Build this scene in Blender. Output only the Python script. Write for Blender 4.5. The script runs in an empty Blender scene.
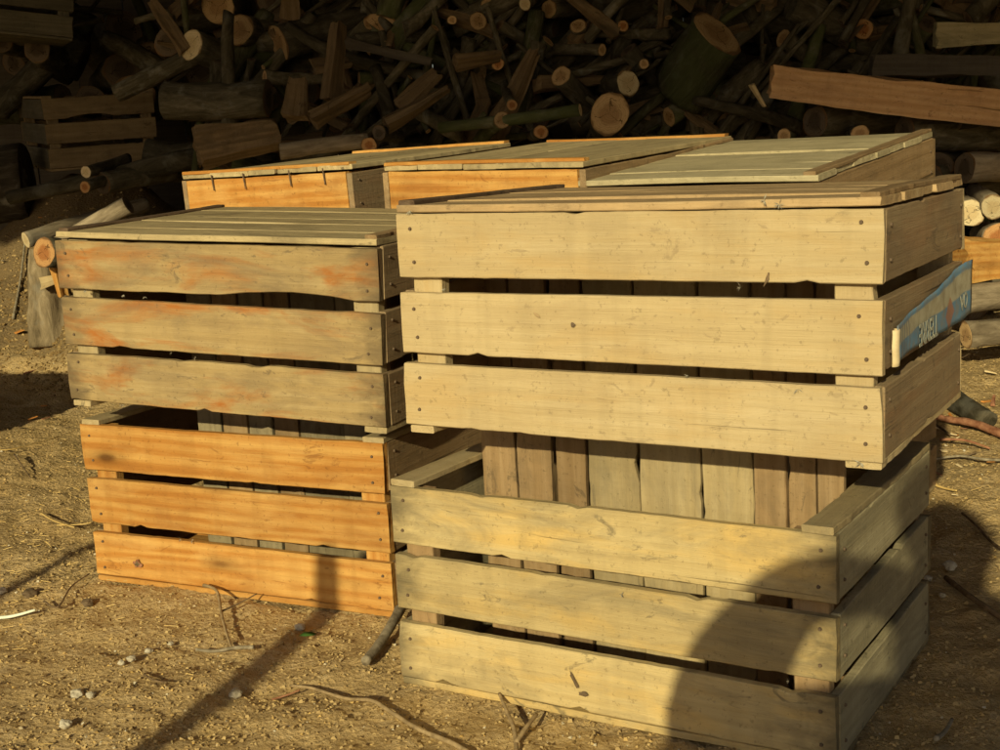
import bpy, bmesh, math, random
from mathutils import Vector, Matrix, noise, Euler
random.seed(7)
R = math.radians
scn = bpy.context.scene
col = scn.collection

# ------------------------------------------------------------------ camera
F, CH, PIT, ROLL = 1342.7, 0.6708, 0.1800, -0.0533
CAM = Vector((0, 0, CH))
cp, sp = math.cos(PIT), math.sin(PIT)
fw = Vector((0, cp, -sp)); up0 = Vector((0, sp, cp)); rt0 = Vector((1, 0, 0))
rt = rt0*math.cos(ROLL) + up0*math.sin(ROLL)
up = -rt0*math.sin(ROLL) + up0*math.cos(ROLL)
cd = bpy.data.cameras.new('camera'); cam = bpy.data.objects.new('camera', cd); col.objects.link(cam)
cd.sensor_width = 36; cd.lens = F/1000*36; cd.clip_start = .02; cd.clip_end = 400
m3 = Matrix((rt, up, -fw)).transposed()
cam.matrix_world = Matrix.Translation(CAM) @ m3.to_4x4()
scn.camera = cam
cd.dof.use_dof = False

def ray(px, py):
    return fw + rt*((px-500)/F) - up*((py-375)/F)
def atY(px, py, Y):
    d = ray(px, py); return CAM + d*(Y/d.y)
def atZ(px, py, Z=0.0):
    d = ray(px, py); return CAM + d*((Z-CH)/d.z)

# ------------------------------------------------------------------ tagging
def tag(o, label=None, cat=None, group=None, kind=None):
    if label: o['label'] = label
    if cat: o['category'] = cat
    if group: o['group'] = group
    if kind: o['kind'] = kind
    return o
def empty(name, loc=(0, 0, 0), rot=None):
    o = bpy.data.objects.new(name, None); col.objects.link(o); o.location = loc
    o.empty_display_size = .05
    if rot is not None: o.rotation_euler = rot
    return o
def link(name, me, mat=None, parent=None, loc=(0, 0, 0), rot=None):
    o = bpy.data.objects.new(name, me); col.objects.link(o)
    if mat is not None:
        me.materials.clear() if len(me.materials) else None
        for m in (mat if isinstance(mat, (list, tuple)) else [mat]): me.materials.append(m)
    if parent: o.parent = parent
    o.location = loc
    if rot is not None: o.rotation_euler = rot
    return o
def mesh(name, verts, faces, smooth=True, mi=None):
    me = bpy.data.meshes.new(name); me.from_pydata(verts, [], faces); me.update()
    if smooth: me.polygons.foreach_set('use_smooth', [True]*len(me.polygons))
    if mi: me.polygons.foreach_set('material_index', mi)
    return me

# ------------------------------------------------------------------ materials
def new_mat(name, rough=.8, spec=.25):
    m = bpy.data.materials.new(name); m.use_nodes = True
    nt = m.node_tree; b = nt.nodes['Principled BSDF']
    b.inputs['Roughness'].default_value = rough
    b.inputs['Specular IOR Level'].default_value = spec
    return m, nt, b
def N(nt, t, **kw):
    n = nt.nodes.new(t)
    for k, v in kw.items():
        if k in n.inputs: n.inputs[k].default_value = v
        else: setattr(n, k, v)
    return n
def ramp(nt, fac, stops, interp='LINEAR'):
    r = nt.nodes.new('ShaderNodeValToRGB'); r.color_ramp.interpolation = interp
    e = r.color_ramp.elements
    while len(e) > 1: e.remove(e[-1])
    e[0].position = stops[0][0]; e[0].color = (*stops[0][1], 1) if len(stops[0][1]) == 3 else stops[0][1]
    for p, c in stops[1:]:
        x = e.new(p); x.color = (*c, 1)
    nt.links.new(fac, r.inputs[0]); return r.outputs[0]
def mixc(nt, fac, a, b, mode='MIX'):
    x = nt.nodes.new('ShaderNodeMix'); x.data_type = 'RGBA'; x.blend_type = mode
    for s, v in ((x.inputs[0], fac), (x.inputs[6], a), (x.inputs[7], b)):
        if hasattr(v, 'is_output') or isinstance(v, bpy.types.NodeSocket): nt.links.new(v, s)
        elif isinstance(v, (int, float)): s.default_value = v
        else: s.default_value = (*v, 1)
    return x.outputs[2]
def mth(nt, op, a, b=None):
    x = nt.nodes.new('ShaderNodeMath'); x.operation = op
    for s, v in zip(x.inputs, (a, b)):
        if v is None: continue
        if isinstance(v, bpy.types.NodeSocket): nt.links.new(v, s)
        else: s.default_value = v
    return x.outputs[0]
def objcoord(nt, scale, spread=13.0):
    tc = nt.nodes.new('ShaderNodeTexCoord'); oi = nt.nodes.new('ShaderNodeObjectInfo')
    k = mth(nt, 'MULTIPLY', oi.outputs['Random'], spread)
    va = nt.nodes.new('ShaderNodeVectorMath'); va.operation = 'ADD'
    nt.links.new(tc.outputs['Object'], va.inputs[0]); nt.links.new(k, va.inputs[1])
    def mp(s):
        q = nt.nodes.new('ShaderNodeMapping'); q.inputs['Scale'].default_value = s
        nt.links.new(va.outputs[0], q.inputs[0]); return q.outputs[0]
    return mp, oi
def nz(nt, vec, scale=1.0, detail=4.0, rough=.55, dist=0.0):
    n = nt.nodes.new('ShaderNodeTexNoise'); n.inputs['Scale'].default_value = scale
    n.inputs['Detail'].default_value = detail; n.inputs['Roughness'].default_value = rough
    n.inputs['Distortion'].default_value = dist
    nt.links.new(vec, n.inputs['Vector']); return n.outputs['Fac']

def wood(name, dark, mid, light, stain=(.10, .085, .06), stain_amt=.35, patch=None, patch_amt=0., knots=.5,
         grain=1.0, rough=.78, vary=.10, cross=.18, endstain=0.):
    m, nt, b = new_mat(name, rough, .2)
    mp, oi = objcoord(nt, None)
    g1 = nz(nt, mp((3.2, 55, 55)), 1, 6, .62, .5)          # long grain streaks
    g2 = nz(nt, mp((9, 260, 260)), 1, 4, .75, .3)          # fine fibre
    rings = nt.nodes.new('ShaderNodeTexWave'); rings.wave_type = 'BANDS'; rings.bands_direction = 'Z'
    rings.inputs['Scale'].default_value = 1.0; rings.inputs['Distortion'].default_value = 11; rings.inputs['Detail'].default_value = 3
    rings.inputs['Detail Scale'].default_value = .6
    nt.links.new(mp((1.7, 10, 17)), rings.inputs['Vector'])
    lo = nz(nt, mp((2.2, 8, 14)), 1, 4, .6, .4)
    gc = nz(nt, mp((1.6, 105, 105)), 1, 6, .72, .25)
    g = mth(nt, 'ADD', mth(nt, 'MULTIPLY', g1, .32), mth(nt, 'MULTIPLY', rings.outputs['Fac'], .06*grain))
    g = mth(nt, 'ADD', g, mth(nt, 'MULTIPLY', lo, .30))
    g = mth(nt, 'ADD', g, mth(nt, 'MULTIPLY', mth(nt, 'SUBTRACT', gc, .18), .26))
    g = mth(nt, 'ADD', g, mth(nt, 'MULTIPLY', g2, .17))
    dk = tuple(a*.55+b2*.45 for a, b2 in zip(dark, mid))
    c = ramp(nt, g, [(.30, dk), (.48, mid), (.66, light)])
    if patch:
        f = ramp(nt, nz(nt, mp((6, 12, 24)), 1, 5, .6, .5), [(.49, (0, 0, 0)), (.66, (1, 1, 1))])
        c = mixc(nt, mth(nt, 'MULTIPLY', f, patch_amt), c, patch)
    # drying cracks that follow the fibre
    cr = nz(nt, mp((1.1, 62, 62)), 1, 5, .6, .35)
    f = ramp(nt, cr, [(.285, (1, 1, 1)), (.315, (0, 0, 0))])
    c = mixc(nt, mth(nt, 'MULTIPLY', f, .75), c, tuple(x*.3 for x in dark))
    # small hard-edged stains and scuffs
    f = ramp(nt, nz(nt, mp((17, 34, 44)), 1, 6, .72, 1.2), [(.60, (0, 0, 0)), (.66, (1, 1, 1))])
    c = mixc(nt, mth(nt, 'MULTIPLY', f, min(.7, stain_amt)), c, tuple(x*.75 for x in stain))
    # grey weathering and grime, in blotches drawn along the grain
    f = ramp(nt, nz(nt, mp((6, 13, 20)), 1, 6, .68, .7), [(.46, (0, 0, 0)), (.72, (1, 1, 1))])
    c = mixc(nt, mth(nt, 'MULTIPLY', f, stain_amt), c, stain)
    if endstain:
        tc2 = nt.nodes.new('ShaderNodeTexCoord'); s2 = nt.nodes.new('ShaderNodeSeparateXYZ'); nt.links.new(tc2.outputs['Object'], s2.inputs[0])
        q = mth(nt, 'ADD', mth(nt, 'ABSOLUTE', s2.outputs[0]), mth(nt, 'MULTIPLY', nz(nt, mp((20, 30, 38)), 1, 4, .6, .5), .11))
        f = ramp(nt, q, [(.288, (0, 0, 0)), (.335, (1, 1, 1))])
        c = mixc(nt, mth(nt, 'MULTIPLY', f, endstain), c, tuple(x*.55 for x in stain))
    # faint cross-wise saw and packing marks
    f = ramp(nt, nz(nt, mp((38, 3, 3)), 1, 2, .5), [(.5, (0, 0, 0)), (.62, (1, 1, 1))])
    c = mixc(nt, mth(nt, 'MULTIPLY', f, cross), c, tuple(x*.62 for x in mid))
    # dirt specks
    f = ramp(nt, nz(nt, mp((150, 150, 150)), 1, 3, .7), [(.61, (0, 0, 0)), (.68, (1, 1, 1))])
    c = mixc(nt, mth(nt, 'MULTIPLY', f, .38), c, tuple(x*.5 for x in dark))
    if knots > 0:
        vo = nt.nodes.new('ShaderNodeTexVoronoi'); vo.inputs['Scale'].default_value = 1
        nt.links.new(mp((3.4, 3.0, 9.5)), vo.inputs['Vector'])
        kf = ramp(nt, vo.outputs['Distance'], [(.045, (1, 1, 1)), (.085, (.45, .45, .45)), (.17, (0, 0, 0))])
        c = mixc(nt, mth(nt, 'MULTIPLY', kf, knots), c, tuple(x*.35 for x in dark))
    hs = nt.nodes.new('ShaderNodeHueSaturation')
    nt.links.new(c, hs.inputs['Color'])
    nt.links.new(mth(nt, 'ADD', 1-vary, mth(nt, 'MULTIPLY', oi.outputs['Random'], 2*vary)), hs.inputs['Value'])
    nt.links.new(hs.outputs[0], b.inputs['Base Color'])
    bp = nt.nodes.new('ShaderNodeBump'); bp.inputs['Strength'].default_value = .8; bp.inputs['Distance'].default_value = .003
    hh = mth(nt, 'SUBTRACT', mth(nt, 'ADD', mth(nt, 'MULTIPLY', g2, .35), mth(nt, 'MULTIPLY', gc, .55)), mth(nt, 'MULTIPLY', ramp(nt, cr, [(.285, (1, 1, 1)), (.32, (0, 0, 0))]), .35))
    hh = mth(nt, 'ADD', hh, mth(nt, 'MULTIPLY', nz(nt, mp((210, 40, 40)), 1, 2, .5), .22))
    nt.links.new(hh, bp.inputs['Height']); nt.links.new(bp.outputs[0], b.inputs['Normal'])
    return m

M = {}
M['pale'] = wood('pale_pine', (.34, .25, .125), (.475, .365, .19), (.56, .45, .26), stain=(.35, .26, .14), stain_amt=.5, patch=(.46, .31, .125), patch_amt=.5, knots=.12, grain=.5, vary=.04)
M['orange'] = wood('orange_pine', (.22, .075, .012), (.42, .185, .036), (.56, .32, .09), stain=(.26, .105, .025), stain_amt=.55, patch=(.56, .34, .11), patch_amt=.6, knots=.85, vary=.12, grain=2.2)
M['tan'] = wood('tan_board', (.27, .195, .085), (.44, .335, .155), (.54, .43, .215), stain=(.21, .17, .095), stain_amt=.8, patch=(.56, .375, .12), patch_amt=.7, knots=.35, vary=.10, endstain=.85)
M['weathered'] = wood('weathered_board', (.21, .14, .06), (.35, .25, .11), (.43, .325, .16), stain=(.185, .135, .075), stain_amt=.85, patch=(.33, .125, .028), patch_amt=1.0, knots=.7, vary=.08, endstain=.8)
M['greyed'] = wood('greyed_board', (.25, .185, .09), (.37, .285, .145), (.45, .36, .20), stain=(.20, .165, .10), stain_amt=.7, knots=.3, vary=.14)
M['brown'] = wood('brown_board', (.14, .09, .045), (.27, .19, .10), (.36, .27, .15), stain=(.16, .12, .075), stain_amt=.6, patch=(.30, .155, .07), patch_amt=.4, knots=.3, vary=.10)
M['green'] = wood('mossy_grey_board', (.18, .145, .075), (.29, .24, .125), (.38, .32, .18), stain=(.11, .10, .055), stain_amt=.7, knots=.3, vary=.16)
M['grey'] = wood('grey_plank', (.14, .11, .06), (.23, .185, .105), (.31, .255, .15), stain=(.09, .07, .045), stain_amt=.7, knots=.3, vary=.2)
M['lid'] = wood('brightened_top_board', (.27, .205, .10), (.42, .33, .17), (.51, .41, .225), stain=(.20, .155, .085), stain_amt=.8, knots=.4, vary=.16)  # colour lightened to make up for low sun grazing the tops
M['lidgrey'] = wood('grey_brightened_top_board', (.29, .24, .135), (.42, .355, .205), (.51, .44, .27), stain=(.20, .17, .09), stain_amt=.8, knots=.3, vary=.14)  # grey lid, its colour raised likewise against the grazing sun
M['lidwarm'] = wood('warm_lid_board', (.32, .20, .09), (.47, .32, .155), (.56, .42, .23), stain=(.20, .14, .08), stain_amt=.8, knots=.4, vary=.15)
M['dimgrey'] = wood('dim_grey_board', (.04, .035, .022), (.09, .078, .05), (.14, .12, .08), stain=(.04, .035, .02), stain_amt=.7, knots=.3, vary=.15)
M['greyside'] = wood('grey_side_board', (.22, .18, .10), (.36, .305, .175), (.46, .395, .24), stain=(.16, .135, .08), stain_amt=.8, knots=.3, vary=.12)
M['umber'] = wood('umber_board', (.15, .095, .04), (.29, .19, .09), (.38, .265, .14), stain=(.13, .095, .055), stain_amt=.6, knots=.3, vary=.22)
M['darkbatten'] = wood('dark_batten', (.045, .03, .018), (.11, .07, .04), (.19, .13, .08), stain=(.04, .03, .02), stain_amt=.7, knots=.2, vary=.1)
M['split'] = wood('split_timber', (.14, .06, .022), (.27, .135, .055), (.36, .20, .09), stain=(.12, .07, .035), stain_amt=.6, knots=.3, grain=1.5)
M['timber'] = wood('peeled_timber', (.30, .15, .06), (.50, .29, .13), (.60, .38, .19), stain=(.25, .13, .06), stain_amt=.6, knots=.4, grain=2)
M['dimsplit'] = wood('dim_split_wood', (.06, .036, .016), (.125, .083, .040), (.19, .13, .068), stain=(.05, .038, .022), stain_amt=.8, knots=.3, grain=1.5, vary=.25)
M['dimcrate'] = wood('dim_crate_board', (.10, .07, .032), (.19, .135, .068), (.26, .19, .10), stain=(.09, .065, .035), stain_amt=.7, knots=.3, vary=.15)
M['shed'] = wood('shed_board', (.03, .024, .016), (.06, .048, .034), (.09, .075, .055), knots=.3)

def simple(name, c, rough=.6, metal=0):
    m, nt, b = new_mat(name, rough); b.inputs['Base Color'].default_value = (*c, 1); b.inputs['Metallic'].default_value = metal
    return m
M['nail'] = simple('rusty_nail', (.13, .09, .055), .8)
M['paint_cream'] = simple('cream_print', (.34, .34, .26), .7)

def bark_mat(name, a, b_, c_, moss=0.):
    m, nt, b = new_mat(name, .92, .1)
    mp, oi = objcoord(nt, None)
    n1 = nz(nt, mp((9, 34, 34)), 1, 7, .7, .6)
    c = ramp(nt, n1, [(.30, a), (.52, b_), (.74, c_)])
    f = ramp(nt, nz(nt, mp((12, 12, 12)), 1, 5, .6), [(.55, (0, 0, 0)), (.68, (1, 1, 1))])
    c = mixc(nt, mth(nt, 'MULTIPLY', f, .5), c, (.20, .19, .15))   # lichen
    if moss:
        f = ramp(nt, nz(nt, mp((7, 7, 7)), 1, 6, .65), [(.42, (0, 0, 0)), (.56, (1, 1, 1))])
        c = mixc(nt, mth(nt, 'MULTIPLY', f, moss), c, (.06, .075, .022))
    hs = nt.nodes.new('ShaderNodeHueSaturation'); nt.links.new(c, hs.inputs['Color'])
    nt.links.new(mth(nt, 'ADD', .65, mth(nt, 'MULTIPLY', oi.outputs['Random'], .7)), hs.inputs['Value'])
    nt.links.new(hs.outputs[0], b.inputs['Base Color'])
    bp = nt.nodes.new('ShaderNodeBump'); bp.inputs['Strength'].default_value = .9; bp.inputs['Distance'].default_value = .008
    nt.links.new(n1, bp.inputs['Height']); nt.links.new(bp.outputs[0], b.inputs['Normal'])
    return m
M['bark'] = bark_mat('grey_brown_bark', (.028, .024, .014), (.080, .068, .042), (.17, .145, .098))
M['bark_moss'] = bark_mat('mossy_bark', (.028, .027, .014), (.075, .070, .038), (.15, .14, .085), .55)
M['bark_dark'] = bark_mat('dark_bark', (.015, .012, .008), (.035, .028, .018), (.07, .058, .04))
M['bark_litter'] = bark_mat('stump_bark', (.06, .045, .025), (.17, .13, .075), (.30, .24, .15))
M['bark_pale'] = bark_mat('pale_bark', (.12, .09, .055), (.25, .20, .13), (.38, .31, .21))

def cut_mat(name, heart, sap, rim=(.16, .09, .04)):
    m, nt, b = new_mat(name, .85, .15)
    tc = nt.nodes.new('ShaderNodeTexCoord'); oi = nt.nodes.new('ShaderNodeObjectInfo')
    sx = nt.nodes.new('ShaderNodeSeparateXYZ'); nt.links.new(tc.outputs['Object'], sx.inputs[0])
    # child disc of unit radius: radial distance in its own YZ plane
    wn = nz(nt, tc.outputs['Object'], 2.2, 3, .5)
    rr = mth(nt, 'SQRT', mth(nt, 'ADD', mth(nt, 'MULTIPLY', sx.outputs[1], sx.outputs[1]), mth(nt, 'MULTIPLY', sx.outputs[2], sx.outputs[2])))
    rr = mth(nt, 'ADD', rr, mth(nt, 'MULTIPLY', mth(nt, 'SUBTRACT', wn, .5), .35))
    c = ramp(nt, rr, [(0, heart), (.42, heart), (.62, sap), (.88, sap), (1.0, rim)])
    ring = mth(nt, 'SINE', mth(nt, 'MULTIPLY', rr, 60))
    c = mixc(nt, mth(nt, 'MULTIPLY', mth(nt, 'ADD', mth(nt, 'MULTIPLY', ring, .5), .5), .28), c, tuple(x*.55 for x in heart))
    an = mth(nt, 'ARCTAN2', sx.outputs[1], sx.outputs[2])
    ck = mth(nt, 'SINE', mth(nt, 'ADD', mth(nt, 'MULTIPLY', an, 3), mth(nt, 'ADD', mth(nt, 'MULTIPLY', wn, 7), mth(nt, 'MULTIPLY', oi.outputs['Random'], 40))))
    ckm = mth(nt, 'MULTIPLY', mth(nt, 'GREATER_THAN', ck, .985), mth(nt, 'LESS_THAN', rr, .75))
    c = mixc(nt, mth(nt, 'MULTIPLY', ckm, .8), c, tuple(x*.2 for x in heart))
    sp_ = nz(nt, tc.outputs['Object'], 6, 5, .7)
    c = mixc(nt, ramp(nt, sp_, [(.52, (0, 0, 0)), (.75, (.6, .6, .6))]), c, tuple(x*.45 for x in heart))
    hs = nt.nodes.new('ShaderNodeHueSaturation'); nt.links.new(c, hs.inputs['Color'])
    nt.links.new(mth(nt, 'ADD', .7, mth(nt, 'MULTIPLY', oi.outputs['Random'], .5)), hs.inputs['Value'])
    nt.links.new(hs.outputs[0], b.inputs['Base Color'])
    return m
M['cut_pale'] = cut_mat('pale_cut_wood', (.50, .38, .20), (.58, .47, .27))
M['cut_tan'] = cut_mat('tan_cut_wood', (.33, .20, .09), (.48, .32, .15))
M['cut_orange'] = cut_mat('orange_cut_wood', (.34, .14, .045), (.50, .28, .11))
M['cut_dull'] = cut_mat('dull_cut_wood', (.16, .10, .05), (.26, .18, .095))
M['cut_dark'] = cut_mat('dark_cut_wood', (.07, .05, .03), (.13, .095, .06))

# soil
m, nt, b = new_mat('dry_soil', .95, .1)
tc = nt.nodes.new('ShaderNodeTexCoord'); V = tc.outputs['Object']
n_big = nz(nt, V, 1.7, 5, .6, .3); n_mid = nz(nt, V, 22, 6, .7); n_fin = nz(nt, V, 190, 5, .75)
s = mth(nt, 'ADD', mth(nt, 'MULTIPLY', n_big, .35), mth(nt, 'ADD', mth(nt, 'MULTIPLY', n_mid, .35), mth(nt, 'MULTIPLY', n_fin, .38)))
c = ramp(nt, s, [(.38, (.31, .195, .07)), (.47, (.58, .40, .17)), (.57, (.70, .51, .25)), (.70, (.76, .60, .36))])
vo = nt.nodes.new('ShaderNodeTexVoronoi'); vo.inputs['Scale'].default_value = 120; nt.links.new(V, vo.inputs['Vector'])
cw = ramp(nt, vo.outputs['Color'], [(.0, (.14, .085, .035)), (.5, (.36, .25, .11)), (.85, (.42, .28, .10)), (1, (.50, .42, .27))])
c = mixc(nt, .4, c, cw)
sz = nt.nodes.new('ShaderNodeSeparateXYZ'); nt.links.new(V, sz.inputs[0])
lit_ = ramp(nt, mth(nt, 'ADD', sz.outputs[2], mth(nt, 'MULTIPLY', n_mid, .12)), [(.09, (0, 0, 0)), (.16, (.85, .85, .85))])   # bark litter on the banks
c = mixc(nt, lit_, c, (.13, .09, .045))
nt.links.new(c, b.inputs['Base Color'])
bp = nt.nodes.new('ShaderNodeBump'); bp.inputs['Strength'].default_value = 1.0; bp.inputs['Distance'].default_value = .010
h_ = mth(nt, 'ADD', mth(nt, 'MULTIPLY', n_mid, .6), mth(nt, 'MULTIPLY', n_fin, .45)); h_ = mth(nt, 'ADD', h_, mth(nt, 'MULTIPLY', vo.outputs['Distance'], .3))
nt.links.new(h_, bp.inputs['Height']); nt.links.new(bp.outputs[0], b.inputs['Normal'])
M['soil'] = m
# crumbs and chips: colour from where each chip lies
m, nt, b = new_mat('soil_crumb', .95, .1)
at = nt.nodes.new('ShaderNodeAttribute'); at.attribute_name = 'tint'
n_ = nz(nt, nt.nodes.new('ShaderNodeTexCoord').outputs['Object'], 160, 3, .6)
c = ramp(nt, at.outputs['Fac'], [(0, (.20, .13, .05)), (.35, (.42, .30, .13)), (.62, (.54, .40, .18)), (.80, (.58, .38, .12)), (.90, (.58, .52, .36)), (1, (.70, .64, .48))])
c = mixc(nt, mth(nt, 'MULTIPLY', n_, .5), c, (.20, .13, .06))
nt.links.new(c, b.inputs['Base Color']); M['crumb'] = m
def speck(name, a, b2, sc=40, rough=.9):
    m, nt, b = new_mat(name, rough, .15)
    mp, oi = objcoord(nt, None)
    nt.links.new(ramp(nt, nz(nt, mp((sc, sc, sc)), 1, 5, .65), [(.35, a), (.65, b2)]), b.inputs['Base Color']); return m
M['stone'] = speck('pale_stone', (.33, .28, .19), (.55, .50, .38))
M['darkstone'] = speck('dark_clod', (.08, .055, .03), (.17, .12, .07))
M['twig'] = speck('grey_twig_bark', (.15, .12, .075), (.33, .28, .19), 90)
M['browntwig'] = speck('brown_twig_bark', (.09, .058, .03), (.24, .165, .09), 90)
M['root'] = speck('soil_caked_root', (.20, .14, .07), (.40, .29, .15), 70)
M['redtwig'] = speck('reddish_peeled_branch', (.20, .08, .04), (.40, .20, .11), 60)
M['straw'] = speck('straw', (.42, .28, .09), (.58, .42, .17), 60, .6)
M['whitestraw'] = speck('white_stem', (.62, .66, .52), (.78, .80, .66), 60, .5)
M['fuzz'] = speck('grey_web_fuzz', (.22, .20, .15), (.42, .38, .28), 200)
M['leaf'] = speck('green_leaf', (.04, .10, .02), (.07, .16, .03), 60)
M['orangechip'] = speck('orange_wood_chip', (.42, .16, .03), (.65, .30, .08), 50)
M['palechip'] = speck('pale_wood_chip', (.55, .42, .22), (.70, .57, .34), 50)

# ------------------------------------------------------------------ ground
def axis(lo, hi, a, b_, step, grow=1.18):
    xs = []; x = a
    while x <= b_+1e-9: xs.append(x); x += step
    s = step; x = xs[-1]
    while x < hi: s *= grow; x += s; xs.append(x)
    s = step; x = a; pre = []
    while x > lo: s *= grow; x -= s; pre.append(x)
    return pre[::-1]+xs
def gz(x, y, fine=True):
    h = .0
    h += .60*math.exp(-(((x+1.48)/.55)**2) - (((y-5.05)/.55)**2)) * (1.0 if y < 5.05 else 1)
    if y > 5.05 and abs(x+1.48) < 1.4: pass
    h += .10*math.exp(-(((x+1.35)/.35)**2) - (((y-4.3)/.3)**2))
    m_ = math.exp(-(((x+1.13)/.17)**2)**1.5 - (((y-4.18)/.20)**2)**1.5)
    if m_ > .001: h += m_*(.30+.05*noise.noise(Vector((x*9, y*9, 1)))+.03*noise.noise(Vector((x*27, y*27, 1))))
    if fine:
        v = Vector((x, y, 0))
        h += .012*(noise.noise(v*3.1)) + .0085*noise.noise(v*11) + .0058*noise.noise(v*33+Vector((5, 3, 1)))
        h += .0046*noise.noise(v*78)
        t = noise.noise(v*1.9+Vector((9, 1, 4)))
        h += .3*abs(noise.noise(v*52))*.014*max(.15, .5+t)
        if h > .08 or (y > 3.6):
            h += .018*noise.noise(v*16)
    return h
xs = axis(-70, 70, -1.5, 1.75, .0095); ys = axis(-40, 90, 1.12, 4.6, .0105)
vs = []; nx = len(xs)
for y in ys:
    for x in xs: vs.append((x, y, gz(x, y)-.004))
fs = [(j*nx+i, j*nx+i+1, (j+1)*nx+i+1, (j+1)*nx+i) for j in range(len(ys)-1) for i in range(nx-1)]
g = link('ground', mesh('ground', vs, fs), M['soil']); tag(g, kind='structure')

# loose crumbs (stuff)
rnd = random.Random(3)
vs = []; fs = []; tints = []
def crumb(x, y, r, t, flat=1.0, z=None):
    z = gz(x, y)-.004 if z is None else z
    k = len(vs); a = rnd.random()*6.28; e = rnd.uniform(.55, 1)
    q = [(math.cos(a), math.sin(a)*e, -.3), (math.cos(a+2.1)*e, math.sin(a+2.1), -.2), (math.cos(a+4.2), math.sin(a+4.2)*e, -.3),
         (math.cos(a+1)*.6, math.sin(a+1)*.6, .75*flat), (math.cos(a+3.3)*.5, math.sin(a+3.3)*.5, .6*flat)]
    for p in q: vs.append((x+p[0]*r*rnd.uniform(.7, 1.2), y+p[1]*r*rnd.uniform(.7, 1.2), z+p[2]*r*.8+r*.15)); tints.append(t)
    for f in ((0, 1, 3), (1, 2, 4), (1, 4, 3), (2, 0, 4), (0, 3, 4), (0, 2, 1)): fs.append(tuple(k+i for i in f))
n = 0
while n < 52000:
    y = 1.15 + 3.6*rnd.random()**1.5; x = rnd.uniform(-.50, .56)*y*.95
    dens = .5+.9*noise.noise(Vector((x, y, 0))*2.3)
    if rnd.random() > dens+.15: continue
    u = rnd.random()
    r = .0011+.0024*rnd.random() if u < .90 else .0022+.0022*rnd.random()
    crumb(x, y, r, min(1, max(0, rnd.gauss(.40, .24)))); n += 1
for k in range(5200):   # rubble on the bank by the dark crate
    x, y = (rnd.gauss(-1.38, .2), rnd.gauss(4.45, .2)) if k % 2 else (rnd.gauss(-1.16, .11), rnd.gauss(4.02, .12))
    crumb(x, y, rnd.uniform(.003, .010), min(1, max(0, rnd.gauss(.10, .24))))
me = mesh('crumbs', vs, fs, smooth=False)
at = me.attributes.new('tint', 'FLOAT', 'POINT'); at.data.foreach_set('value', tints)
tag(link('soil_crumbs', me, M['crumb']), 'loose crumbs of soil, bark and wood chips strewn over the dry ground', 'debris', kind='stuff')
# short straw fibres (stuff)
vs = []; fs = []; tints = []
for k in range(420):
    if rnd.random() < .5: x, y = rnd.gauss(-.80, .17), rnd.gauss(2.25, .35)
    else:
        y = 1.2+2.8*rnd.random(); x = rnd.uniform(-.48, .5)*y
    L = rnd.uniform(.004, .020); a = rnd.uniform(-.9, .9) + (math.pi if rnd.random() < .5 else 0); w = .0005
    z = gz(x, y)+.0015; dx, dy = math.cos(a)*L, math.sin(a)*L; ox, oy = -math.sin(a)*w, math.cos(a)*w
    b0 = len(vs); z2 = gz(x+dx, y+dy)+.0015+rnd.random()*.003
    vs += [(x-ox, y-oy, z), (x+ox, y+oy, z), (x, y, z+w*1.8), (x+dx-ox, y+dy-oy, z2), (x+dx+ox, y+dy+oy, z2), (x+dx, y+dy, z2+w*1.8)]
    fs += [(b0, b0+3, b0+5, b0+2), (b0+1, b0+2, b0+5, b0+4), (b0, b0+1, b0+4, b0+3), (b0, b0+2, b0+1), (b0+3, b0+4, b0+5)]
tag(link('straw_bits', mesh('straw', vs, fs, smooth=False), M['straw']), 'short bits of yellow straw and splinters scattered on the soil', 'straw', kind='stuff')

# individually visible branches: tubes through points
def tube(name, pts, r0, r1, mat, label, cat, group=None, seed=1, seg=8, parent=None, sub=5):
    rr = random.Random(seed); P = []
    pts = [Vector(p) for p in pts]
    for i in range(len(pts)-1):
        p0 = pts[max(0, i-1)]; p1 = pts[i]; p2 = pts[i+1]; p3 = pts[min(len(pts)-1, i+2)]
        for k in range(sub):
            t = k/sub
            P.append(.5*((2*p1)+(p2-p0)*t+(2*p0-5*p1+4*p2-p3)*t*t+(3*p1-p0-3*p2+p3)*t**3))
    P.append(pts[-1]); n = len(P); vs = []; fs = []
    for i, p in enumerate(P):
        tdir = (P[min(n-1, i+1)]-P[max(0, i-1)]).normalized(); a = Vector((0, 0, 1)); a = a if abs(tdir.z) < .9 else Vector((0, 1, 0))
        u = tdir.cross(a).normalized(); v = tdir.cross(u)
        r = (r0+(r1-r0)*i/(n-1))*(1+.18*noise.noise(p*60+Vector((seed, 0, 0))))
        for k in range(seg):
            an = k/seg*6.283; q = 1+.14*noise.noise(Vector((i*.8, k*1.3, seed)))
            vs.append(tuple(p+(u*math.cos(an)+v*math.sin(an))*r*q))
    for i in range(n-1):
        for k in range(seg):
            a = i*seg+k; b_ = i*seg+(k+1) % seg; fs.append((a, b_, b_+seg, a+seg))
    fs.append(tuple(range(seg))[::-1]); fs.append(tuple((n-1)*seg+k for k in range(seg)))
    o = link(name, mesh(name, vs, fs), M[mat], parent)
    if not parent: tag(o, label, cat, group)
    return o
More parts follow.
